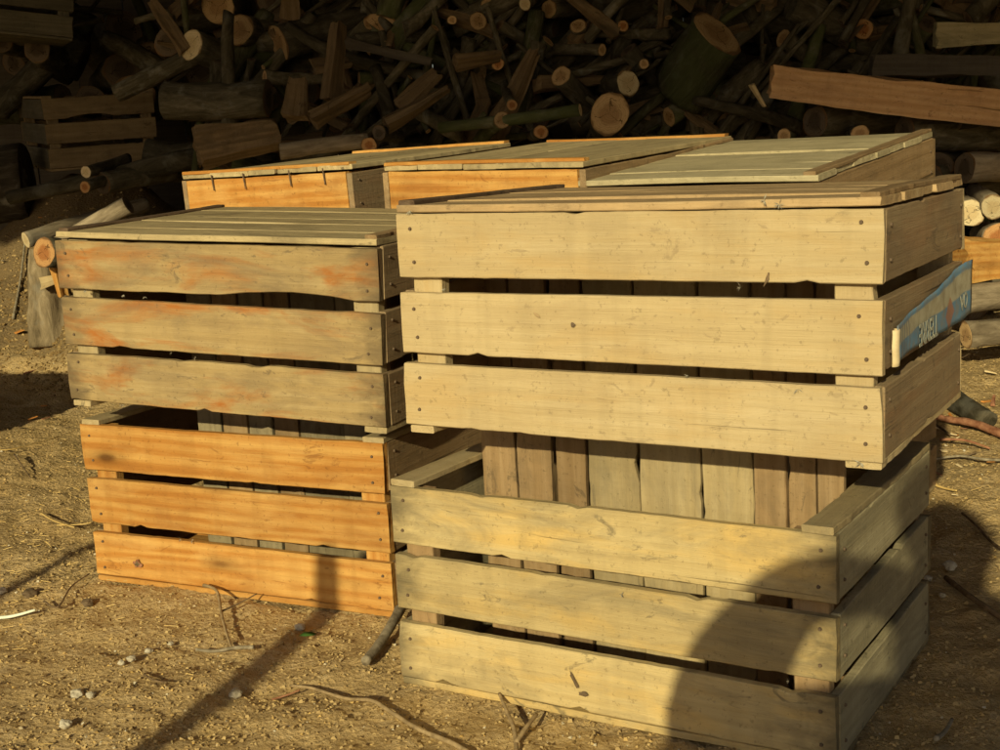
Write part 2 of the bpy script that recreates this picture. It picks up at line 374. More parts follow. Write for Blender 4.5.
# ------------------------------------------------------------------ wood pieces
def slat_mesh(L, T, Hh, seed, jag=.0012, bow=.0015, notch=None, warp=.001):
    """board along X, thickness Y, width Z, centred; sawn edges, slight bow, chipped arris"""
    rr = random.Random(seed); sd = Vector((seed*1.37 % 91, seed*.73 % 57, seed*.31 % 33))
    n = max(10, int(L/.0125)); c = .0011; hy, hz = T/2, Hh/2
    prof = [(-hy, -hz+c), (-hy, -hz*.33), (-hy, hz*.33), (-hy, hz-c), (-hy+c, hz), (hy-c, hz), (hy, hz-c), (hy, -hz+c), (hy-c, -hz), (-hy+c, -hz)]
    vs = []; ta, tb = rr.uniform(-1, 1)*.0012, rr.uniform(-1, 1)*.0012
    b1 = rr.uniform(-1, 1)*bow
    for i in range(n+1):
        t = i/n; x = (t-.5)*L
        e = 1
        for (py, pz) in prof:
            s_ = 1 if pz > hz*.5 else (-1 if pz < -hz*.5 else 0)
            j = s_*jag*noise.noise(Vector((x*16, s_*7.1, 0))+sd) + s_*jag*.7*noise.noise(Vector((x*75, s_*3.3, 2))+sd)
            if notch and s_ == notch[3]:
                d = (t-notch[0])/notch[1]
                if abs(d) < 1: j -= s_*notch[2]*(1-d*d)**1.0
            if s_:
                ch = noise.noise(Vector((x*38, s_*5.7, 6))+sd)
                if ch > .47: j -= s_*(ch-.47)*.018
            z = pz + j + (ta if s_ > 0 else tb if s_ < 0 else 0)*(t-.5)*2
            y = py + b1*(1-(2*t-1)**2) + warp*noise.noise(Vector((x*5, pz*8, 3))+sd)
            dx = 0
            if i in (0, n): dx = (1 if i == 0 else -1)*(abs(noise.noise(Vector((py*90, pz*70, i))+sd))*.003 + max(0, noise.noise(Vector((0, pz*40, i*3))+sd)-.25)*.012)
            vs.append((x+dx, y, z))
    P = len(prof); fs = []
    for i in range(n):
        for k in range(P):
            a = i*P+k; b_ = i*P+(k+1) % P; fs.append((a, b_, b_+P, a+P))
    fs.append(tuple(range(P))[::-1]); fs.append(tuple(n*P+k for k in range(P)))
    fs = [f[::-1] for f in fs]
    me = mesh('board', vs, fs, smooth=False)
    return me

nail_me = None
def nail_mesh():
    global nail_me
    if nail_me is None:
        bm = bmesh.new(); bmesh.ops.create_cone(bm, cap_ends=True, segments=10, radius1=.0022, radius2=.0016, depth=.002,
                              matrix=Matrix.Rotation(math.pi/2, 4, 'X'))
        nail_me = bpy.data.meshes.new('nail'); bm.to_mesh(nail_me); bm.free(); nail_me.materials.append(M['nail'])
    return nail_me

CW, CD_, CHT = .55, .3904, .2532
TS = .011      # slat thickness
def crate(label, loc, yaw, tx, ty, dims=(CW, CD_, CHT), inv=False, front='tan', side='umber', base='greyed', post='tan', rail=None, jg=.0009,
          back=None, seed=1, group=None, boards=None, cross=False, nails=True, fronts=None, notch=None, rails=True, battens=True,
          battenmat='umber', cat='crate', matrix=None, sides=None, bmats=None, bgap=None):
    W, D, H = dims
    root = empty('wooden_crate')
    mw = matrix if matrix is not None else Matrix.Translation(Vector(loc)) @ Matrix.Rotation(yaw, 4, 'Z') @ Matrix.Rotation(tx, 4, 'X') @ Matrix.Rotation(ty, 4, 'Y')
    root.matrix_world = mw
    tag(root, label, cat, group)
    rr = random.Random(seed*101)
    zz = (lambda z: H-z) if inv else (lambda z: z)
    BT = .0095
    gap = .0148*H/.2532
    h = (H-BT-.001-2*gap)/3
    def part(name, L, T, Hh, c, axis_, mat, flat=False, **kw):
        kw.setdefault('jag', jg); me = slat_mesh(L, T, Hh, rr.randint(1, 99999), **kw); me.materials.append(M[mat])
        o = bpy.data.objects.new(name, me); col.objects.link(o); o.parent = root
        o.location = (c[0], c[1], zz(c[2]))
        rx = math.pi/2 if flat else 0
        e = Matrix.Rotation(math.pi/2 if axis_ == 'Y' else 0, 4, 'Z')
        if axis_ == 'Z': e = Matrix.Rotation(-math.pi/2, 4, 'Y')
        if flat: e = e @ Matrix.Rotation(math.pi/2, 4, 'X')
        o.rotation_euler = e.to_euler(); return o
    for k in range(3):
        zc = BT+.001+h/2+k*(h+gap)
        kk = (2-k) if inv else k              # 0 = lowest in the world
        fm = (fronts[kk] if fronts else front)
        jl = rr.uniform(-1, 1)*.0018; dz = rr.uniform(-1, 1)*.0012
        nt_ = notch[1] if (notch and notch[0] == kk) else None
        o = part('slat', W+rr.uniform(-.002, .002), TS, h+rr.uniform(-.002, .002), (W/2+jl, TS/2-rr.uniform(0, .0015), zc+dz), 'X', fm, notch=nt_)
        if nails:
            for ex in (-1, 1):
                for ez in (-.27, .27):
                    nobj = bpy.data.objects.new('nail', nail_mesh()); col.objects.link(nobj); nobj.parent = o
                    nobj.location = (ex*(W/2-.019+rr.uniform(-.004, .004)), -TS/2-.0012, h*(ez+rr.uniform(-.06, .06)))
                    nobj.rotation_euler = (0, rr.random()*6, 0)
        part('slat', W, TS, h, (W/2, D-TS/2, zc), 'X', back or front)
        for sx in (0, 1):
            sm = sides[kk] if sides else side
            o = part('slat', D-2*TS-.001, TS, h+rr.uniform(-.002, .002), (TS/2 if sx == 0 else W-TS/2-.0005, D/2, zc-rr.uniform(0, .002)), 'Y', sm)
            if nails and sx == 1:
                for ey in (-1, 1):
                    for ez in (-.25, .25):
                        nobj = bpy.data.objects.new('nail', nail_mesh()); col.objects.link(nobj); nobj.parent = o
                        nobj.location = (ey*(D/2-.028), -TS/2-.0012, h*(ez+rr.uniform(-.06, .06)))
    for sx in (0, 1):
        for sy in (0, 1):
            px = TS+.0004+.019; px = px if sx == 0 else W-px
            py = TS+.0006+.009; py = py if sy == 0 else D-py
            part('corner_post', H-BT-.003, .0175, .038, (px, py, BT+(H-BT)/2), 'Z', post, jag=.0008) if False else \
                part_post(root, px, py, zz(BT+(H-BT)/2), H-BT-.003, M[post], rr)
        if rails:
            x = .018 if sx == 0 else W-.018
            part('end_rail', D-.003, .0085, .034, (x, D/2, H+.0047), 'Y', rail or post, flat=True, jag=.002, warp=.0008)
        if battens and inv:
            x = .013 if sx == 0 else W-.013
            if cross:
                pass
            part('batten', D-.006, .006, .019, (x, D/2, -.0034), 'Y', (battenmat if sx == 0 or battenmat != 'darkbatten' else 'umber'), flat=True, jag=.003, warp=.0012)
    # bottom boards
    if not cross:
        ws = boards or [1, 1.15, .85, 1.2, .95]
        tot = sum(ws); y = 0
        for bi, w_ in enumerate(ws):
            ww = w_/tot*D
            g2 = bgap[bi] if bgap else .0022
            part('base_board', W-.002+rr.uniform(-.004, .003), BT-.001, ww-g2, (W/2+rr.uniform(-.002, .002), y+ww/2, BT/2+(rr.uniform(-.0035, .003) if bgap else rr.uniform(-.0006, .0006)-(.0022 if inv else 0))), 'X', bmats[bi] if bmats else base, flat=True, jag=.0016)
            y += ww
    else:
        ws = boards or [1, 1.2, .9, 1.1, 1, 1.2, .9]
        tot = sum(ws); x = 0
        for w_ in ws:
            ww = w_/tot*W
            part('base_board', D-.002+rr.uniform(-.003, .003), BT-.001, ww-.002, (x+ww/2, D/2, BT/2+rr.uniform(-.0006, .0006)), 'Y', base, flat=True, jag=.0016)
            x += ww
    return root

def part_post(root, px, py, pz, L, mat, rr):
    me = slat_mesh(L, .0175, .038, rr.randint(1, 99999), jag=.0006, bow=0); me.materials.append(mat)
    o = bpy.data.objects.new('corner_post', me); col.objects.link(o); o.parent = root; o.location = (px, py, pz)
    # local x -> world z, local z -> world x, thickness stays y
    mm = Matrix(((0, 0, 1), (0, 1, 0), (-1, 0, 0))); o.rotation_euler = mm.to_euler(); return o

# short-end-forward crate: dims (D wide, W deep), boards run along the depth => built as long crate turned
def M4(loc, yaw, tx, ty):
    return Matrix.Translation(Vector(loc)) @ Matrix.Rotation(yaw, 4, 'Z') @ Matrix.Rotation(tx, 4, 'X') @ Matrix.Rotation(ty, 4, 'Y')

# front right stack
LRm = M4((-.1415, 1.5788, 0), -.552, 0, 0)
URm = M4((-.1113, 1.5352, .3388), -.5252, -.0118, .0047)
LLm = M4((-.6579, 2.0545, 0), -.4647, 0, 0)
ULm = M4((-.6513, 2.0045, .3039), -.4488, .0197, .0346)
GC = 'three-slat fruit crates stacked in front of the firewood'
LR = crate('open tan crate on the ground at front right, with the photographer\'s shadow on it', None, 0, 0, 0, matrix=LRm, front='tan', side='greyside', base='tan', post='umber', rail='greyed', seed=11, group=GC)
UR = crate('pale yellow upturned crate at front right with torn blue paper on its side', None, 0, 0, 0, matrix=URm, inv=True, front='pale', side='brown', base='lidwarm', post='pale', jg=.0006, seed=23, group=GC, battenmat='darkbatten')
LL = crate('bright orange open crate on the ground at the left', None, 0, 0, 0, matrix=LLm, front='orange', side='umber', base='orange', post='orange', rail='greyed', seed=37, group=GC)
UL = crate('weathered grey and rust upturned crate on top of the bright orange crate', None, 0, 0, 0, matrix=ULm, inv=True, front='weathered', side='brown', base='lid', post='greyed', rail='greyed', seed=41, group=GC,
           notch=(2, (.73, .2, .008, -1)), battenmat='darkbatten')

# crates of the second row: short end faces the front
def turned(loc, yaw, tx, ty, wide=CD_):
    """frame whose X runs back into the picture, so the short end faces front"""
    return M4(loc, yaw, tx, ty) @ Matrix.Translation((wide, 0, 0)) @ Matrix.Rotation(math.pi/2, 4, 'Z')
def second(label, loc, yaw, tx, ty, seed, **kw):
    return crate(label, None, 0, 0, 0, matrix=turned(loc, yaw, tx, ty), inv=True, seed=seed, group=GC, **kw)
Mloc = (-.1765, 2.2855, .368); Aloc = (-.5615, 2.5155, .366)
MC = second('upturned crate with a bright orange end panel in the middle of the second row', Mloc, -.591, .038, .012, 53, front='umber', side='orange', base='lid', post='orange', battenmat='orange')
AC = second('upturned crate with a nailed orange end at the left of the second row', Aloc, -.542, .032, -.017, 59, front='brown', side='orange', base='lid', post='orange', battenmat='orange')
Rm = M4((.137, 2.088, .334), -.6, .078, .0) 
Rc = crate('upturned crate with grey green cross boards and a brown side, behind the pale yellow one', None, 0, 0, 0, matrix=Rm, dims=(CD_, CW, CHT), inv=True, front='umber', side='umber', base='lidgrey', post='umber', seed=61, group=GC,
           boards=[1, 1, 1.3, .8, 1, 1.2, 1], battenmat='umber', fronts=None)
# crates that carry the second row
for i, (src, loc, yaw, lab) in enumerate(((0, Mloc, -.591, 'open crate on the ground carrying the middle crate of the second row'),
                                    (1, Aloc, -.542, 'open crate on the ground carrying the left crate of the second row'))):
    crate(lab, None, 0, 0, 0, matrix=turned((loc[0], loc[1], 0), yaw, 0, 0), front='umber', side='orange' if src else 'umber', seed=70+i, group=GC, nails=False)
crate('open crate on the ground carrying the grey green crate', None, 0, 0, 0, matrix=M4((.137, 2.088, 0), -.6, 0, 0), dims=(CD_, CW, CHT), front='umber', seed=75, group=GC, nails=False)

# crates standing on end inside the open ones, their plank bottoms towards the viewer
def standing(frame, u0, v0, height, wide, deep, label, boards, mats, seed, base='umber', nails=False, bgap=None):
    # local crate axes: X (long) -> up, Y (short) -> -u ... bottom (z=0) faces the viewer (-v)
    fr = frame @ Matrix.Translation((u0, v0, .0125)) @ Matrix(((0, 1, 0, 0), (0, 0, 1, 0), (1, 0, 0, 0), (0, 0, 0, 1)))
    return crate(label, None, 0, 0, 0, matrix=fr, dims=(height, wide, deep), base=base, front='umber', side='umber', seed=seed, group='crates standing on end inside the open crates', boards=boards, nails=nails, rails=False, bmats=mats, bgap=bgap)
standing(LRm, .036, .150, .55, .372, .205, 'crate stood on end inside the tan crate, its plank bottom facing out', [.055, .055, .047, .068, .08, .064], ['umber', 'umber', 'umber', 'greyed', 'greyed', 'greyed'], 81, bgap=[.006, .006, .006, .002, .003, .003])
standing(LLm, .105, .150, .505, .285, .205, 'crate stood on end inside the bright orange crate, its plank bottom facing out', [.052, .052, .05, .05, .085], ['grey', 'umber', 'grey', 'umber', 'grey'], 83, bgap=[.004, .004, .005, .004, .002])
for (loc, yaw, mk, lab, sd) in ((Mloc, -.591, turned, 'crate stood on end beneath the middle crate of the second row', 91), (Aloc, -.542, turned, 'crate stood on end beneath the left crate of the second row', 92)):
    standing(turned((loc[0], loc[1], 0), yaw, 0, 0), .06, .10, .575, .3, .205, lab, None, None, sd)
standing(M4((.137, 2.088, 0), -.6, 0, 0), .04, .2, .555, .28, .205, 'crate stood on end beneath the grey green crate', None, None, 93)
def upright_plank(frame, u, v, w, hgt, mat, label, group, lean=0.0, T=.010, z0=.0125):
    me = slat_mesh(hgt, T, w, random.randint(1, 9999)); me.materials.append(M[mat])
    o = bpy.data.objects.new('plank', me); col.objects.link(o)
    mm = Matrix(((0, 0, 1, 0), (0, 1, 0, 0), (-1, 0, 0, 0), (0, 0, 0, 1)))
    o.matrix_world = frame @ Matrix.Translation((u+w/2, v, z0+hgt/2)) @ Matrix.Rotation(lean, 4, 'Y') @ mm
    tag(o, label, 'plank', group)
GP = 'loose planks stood upright in the crates'
upright_plank(LRm, .412, .146, .037, .53, 'umber', 'upright plank in the tan crate, leftmost of three at its right end', GP)
upright_plank(LRm, .451, .152, .031, .53, 'umber', 'upright plank in the tan crate, middle one of the three at its right end', GP)
upright_plank(LRm, .4845, .150, .03, .52, 'umber', 'upright plank in the tan crate, nearest its right end', GP)
upright_plank(LLm, .395, .144,   .04, .50, 'grey', 'upright plank in the bright orange crate, left one of the pair near its right end', GP)
upright_plank(LLm, .437, .151, .045, .50, 'umber', 'upright plank in the bright orange crate, right one of the pair near its right end', GP)

# torn blue paper label on the right side of the upturned pale crate
def paper():
    m, nt, b = new_mat('blue_printed_paper', .6, .3)
    uv = nt.nodes.new('ShaderNodeUVMap'); sx = nt.nodes.new('ShaderNodeSeparateXYZ'); nt.links.new(uv.outputs[0], sx.inputs[0])
    blue = (.10, .25, .40); cream = (.46, .43, .30)
    c = ramp(nt, mth(nt, 'ADD', sx.outputs[1], mth(nt, 'MULTIPLY', nz(nt, uv.outputs[0], 9, 3), .06)), [(0, blue), (.47, blue), (.51, cream), (.86, cream), (.90, blue)])
    st = mth(nt, 'GREATER_THAN', mth(nt, 'SINE', mth(nt, 'MULTIPLY', sx.outputs[0], 210)), .2)
    lim = mth(nt, 'MULTIPLY', st, mth(nt, 'LESS_THAN', sx.outputs[0], .17))
    c = mixc(nt, mth(nt, 'MULTIPLY', lim, .7), c, (.10, .15, .22))
    tc = nt.nodes.new('ShaderNodeTexCoord')
    n_ = nz(nt, tc.outputs['Object'], 60, 5, .65)
    c = mixc(nt, ramp(nt, n_, [(.42, (.15, .15, .15)), (.62, (.65, .65, .65))]), c, (.25, .20, .12))
    # reddish fruit print between the words
    d1 = mth(nt, 'ABSOLUTE', mth(nt, 'SUBTRACT', sx.outputs[0], .70)); d2 = mth(nt, 'ABSOLUTE', mth(nt, 'SUBTRACT', sx.outputs[1], .28))
    k = mth(nt, 'LESS_THAN', mth(nt, 'ADD', mth(nt, 'MULTIPLY', d1, 5), mth(nt, 'MULTIPLY', d2, 1.0)), .32)
    c = mixc(nt, mth(nt, 'MULTIPLY', k, .8), c, (.36, .16, .09))
    nt.links.new(c, b.inputs['Base Color'])
    n, mrows = 48, 10; vs = []; uvs = []; fs = []
    z_lo, z_hi = .0873, .1535
    def surf(s, t):
        y = .040 + s*(CD_-.028)
        lo = z_lo+.004 + .006*math.sin(s*7)*.4
        hi = z_lo+.040 + (z_hi-z_lo-.036)*min(1, s*1.1)**1.2 
        z = lo+(hi-lo)*t
        off = .0024 + .0006*math.sin(s*31+t*5) + .0012*math.sin(s*9+t*3) + .007*max(0, s-.78)**1.0*4*(.6+.4*t) + .0025*max(0, .12-s)*8
        if s > .9: y -= 0
        return (CW+off, y, z)
    for i in range(n+1):
        for j in range(mrows+1):
            vs.append(surf(i/n, j/mrows)); uvs.append((i/n, j/mrows))
    for i in range(n):
        for j in range(mrows):
            a = i*(mrows+1)+j; fs.append((a, a+mrows+1, a+mrows+2, a+1))
    me = mesh('paper', vs, fs); ul = me.uv_layers.new(name='UVMap')
    for lp in me.loops: ul.data[lp.index].uv = uvs[lp.vertex_index]
    o = link('paper_label', me, m, UR); o['label'] = 'torn blue and cream paper label with faded lettering'
    sm = o.modifiers.new('thick', 'SOLIDIFY'); sm.thickness = .0005
    # lettering, upside down because the crate is
    def word(txt, s, t, size):
        cu = bpy.data.curves.new('word', 'FONT'); cu.body = txt; cu.size = size; cu.align_x = 'CENTER'; cu.align_y = 'CENTER'; cu.extrude = .0002
        cu.offset = .0003
        w = bpy.data.objects.new('lettering', cu); col.objects.link(w); w.parent = o
        p = surf(s, t); q = surf(s+.04, t); ang = math.atan2(q[2]-p[2], q[1]-p[1])
        w.location = (p[0]+.0016, p[1], p[2])
        dirv = Vector((q[0]-p[0], q[1]-p[1], q[2]-p[2])).normalized(); nrm = Vector((1, 0, 0)); nrm = (nrm-dirv*nrm.dot(dirv)).normalized(); u_ = nrm.cross(dirv)
        mm = Matrix((-dirv, -u_, nrm)).transposed(); w.rotation_euler = mm.to_euler()
        cu.materials.append(M['paint_cream'])
        dg = bpy.context.evaluated_depsgraph_get(); me_ = bpy.data.meshes.new_from_object(w.evaluated_get(dg)); w2 = bpy.data.objects.new('lettering', me_); col.objects.link(w2)
        w2.parent = o; w2.location = w.location; w2.rotation_euler = w.rotation_euler; bpy.data.objects.remove(w)
    word('TERRE', .40, .25, .034)
    word('OA', .88, .34, .026)
    vs = []; fs = []; k = 8; hh = 9
    for i in range(hh+1):
        z = .088+i/hh*.036
        for j in range(k+1):
            a = math.pi*(j/k)*1.1
            vs.append((CW+.0015+.0055*math.sin(a), .038-.0075*math.cos(a)+.001*math.sin(i), z))
    for i in range(hh):
        for j in range(k):
            a = i*(k+1)+j; fs.append((a, a+1, a+k+2, a+k+1))
    p = link('torn_strip', mesh('strip', vs, fs), M['palechip'], UR); sm = p.modifiers.new('thick', 'SOLIDIFY'); sm.thickness = .0006
paper()
# staples along the orange end of the left second-row crate
for k, u in enumerate((.055, .13, .235, .31)):
    tube('staple', [(-.006+.0, u, CHT-.002), (-.0035, u+.001, CHT-.016), (-.0035, u, CHT-.030)], .0014, .0010, 'nail', '', '', parent=AC, seg=6, seed=k)
# scar and knot hole on the pale middle slat
def blot_(): pass
def blot(root, x, z, rx, rz, mat, name, n=9, ang=0):
    rr = random.Random(int(x*1e4)); vs = [(0, -.0008, 0)]; fs = []
    for i in range(n):
        a = i/n*6.283; q = rr.uniform(.6, 1.15); xx, zz_ = math.cos(a)*rx*q, math.sin(a)*rz*q
        vs.append((xx*math.cos(ang)-zz_*math.sin(ang), 0, xx*math.sin(ang)+zz_*math.cos(ang)))
    for i in range(n): fs.append((0, 1+i, 1+(i+1) % n))
    return link(name, mesh(name, vs, fs), mat, root, (x, -.0024, z))
blot(UR, .222, .1245, .0035, .0028, M['nail'], 'knot_hole')
blot(UR, .178, .134, .0062, .0024, M['root'], 'bark_scar', ang=-.6)
blot(UR, .437, .176, .0085, .0018, M['browntwig'], 'bark_scar', ang=1.2)
def fuzz(root, pts, name='splinter_tuft'):
    rr = random.Random(5)
    for (x, y, z, s) in pts:
        vs = []; fs = []; c0 = Vector((x, y-.002, z)); vs.append(c0)
        for k in range(9):
            d = Vector((rr.gauss(0, 1), rr.gauss(-.3, .5), rr.gauss(-.3, .8))).normalized()*s*rr.uniform(.5, 1.4)
            o_ = Vector((rr.gauss(0, 1), rr.gauss(0, 1), rr.gauss(0, 1))).normalized()*.0007
            b0 = len(vs); vs += [c0+d*.4+o_, c0+d, c0+d*.5-o_]; fs += [(0, b0, b0+2), (b0, b0+1, b0+2)]
        link(name, mesh('tuft', vs, fs, smooth=False), M['fuzz'], root)
blot(LL, .088, .036, .0085, .0075, M['redtwig'], 'knot', n=14); blot(LL, .088, .036, .0055, .0045, M['browntwig'], 'knot_heart', n=12).location.y -= .0006
blot(LR, .245, .048, .0022, .013, M['darkstone'], 'knot_stain', n=12, ang=.5); blot(LR, .256, .033, .006, .0035, M['darkstone'], 'knot_stain', n=12)
fuzz(UR, [(.41, 0, .168, .006), (.435, -.001, CHT+.001, .008), (.45, 0, CHT-.004, .007), (.02, 0, .248, .006), (.468, 0, .068, .006), (.35, 0, .076, .004), (.06, 0, .16, .003), (.53, .0, -.002, .006)])
fuzz(UL, [(.2, 0, .084, .005), (.24, 0, .078, .004), (.05, 0, .168, .004), (.12, 0, .165, .004), (.16, 0, .164, .004), (.08, .02, -.006, .008)])
fuzz(LL, [(.18, .0, .084, .006), (.2, .0, .083, .005)])
fuzz(LR, [(.50, 0, .092, .004), (.31, 0, .16, .004)])

# ------------------------------------------------------------------ logs
def log_mesh(r=1., L=1., seed=1, seg=18, rings=14, taper=.1, bend=.05, rough=.06, oval=.1, cap=True):
    """log along X from 0 to L (unit sizes scaled by caller through r, L)"""
    sd = Vector((seed*3.1 % 77, seed*1.7 % 53, seed*.9 % 31)); vs = []; fs = []
    for i in range(rings+1):
        t = i/rings; x = t*L
        cy = bend*L*.5*math.sin(t*2.6+seed); cz = bend*L*.5*math.cos(t*2.1+seed*2)
        cy -= bend*L*.5*math.sin(seed); cz -= bend*L*.5*math.cos(seed*2)
        for k in range(seg):
            a = k/seg*6.28318; rr_ = r*(1-taper*t)
            q = 1+rough*noise.noise(Vector((x/r*.45, math.cos(a)*1.6, math.sin(a)*1.6))+sd)*2 + rough*.7*noise.noise(Vector((x/r*1.4, math.cos(a)*4, math.sin(a)*4))+sd)
            vs.append((x, cy+math.cos(a)*rr_*q*(1+oval*math.sin(seed)), cz+math.sin(a)*rr_*q*(1-oval*math.sin(seed))))
    for i in range(rings):
        for k in range(seg):
            a = i*seg+k; b_ = i*seg+(k+1) % seg; fs.append((a, b_, b_+seg, a+seg))
    n = rings*seg
    fs.append(tuple(range(seg))[::-1]); fs.append(tuple(n+k for k in range(seg)))
    fs = [f[::-1] for f in fs]
    me = mesh('log', vs, fs)
    for p in me.polygons[-2:]: p.use_smooth = False
    # cap outline for the cut face
    ring = [Vector(v) for v in vs[:seg]]
    return me, ring
def cap_mesh(ring, r):
    c = sum(ring, Vector())/len(ring)
    vs = [(-.02, 0, 0)]+[(0, (p.y-c.y)/r, (p.z-c.z)/r) for p in ring]; n = len(ring)
    vs += [(-.02, v[1]*.93, v[2]*.93) for v in vs[1:n+1]]
    fs = []
    for i in range(n):
        j = (i+1) % n
        fs.append((0, n+1+j, n+1+i)); fs.append((n+1+i, n+1+j, 1+j, 1+i))
    me = mesh('cut', vs, fs, smooth=False); return me, c
def aim(d, rollv=0):
    d = Vector(d).normalized(); q = d.to_track_quat('X', 'Z'); return (q.to_matrix().to_4x4() @ Matrix.Rotation(rollv, 4, 'X'))
def make_log(name, loc, d, r, L, bark='bark', cut='cut_tan', seed=1, label=None, group=None, cat='log', far=False, **kw):
    me, ring = log_mesh(r, L, seed, **kw); me.materials.append(M[bark])
    o = bpy.data.objects.new(name, me); col.objects.link(o)
    o.matrix_world = Matrix.Translation(Vector(loc)) @ aim(d, seed)
    tag(o, label, cat, group)
    cm, c = cap_mesh(ring, r); cm.materials.append(M[cut])
    k = bpy.data.objects.new('cut_face', cm); col.objects.link(k); k.parent = o; k.location = c+Vector((-.001, 0, 0)); k.scale = (r,)*3
    return o
PX = 1/F
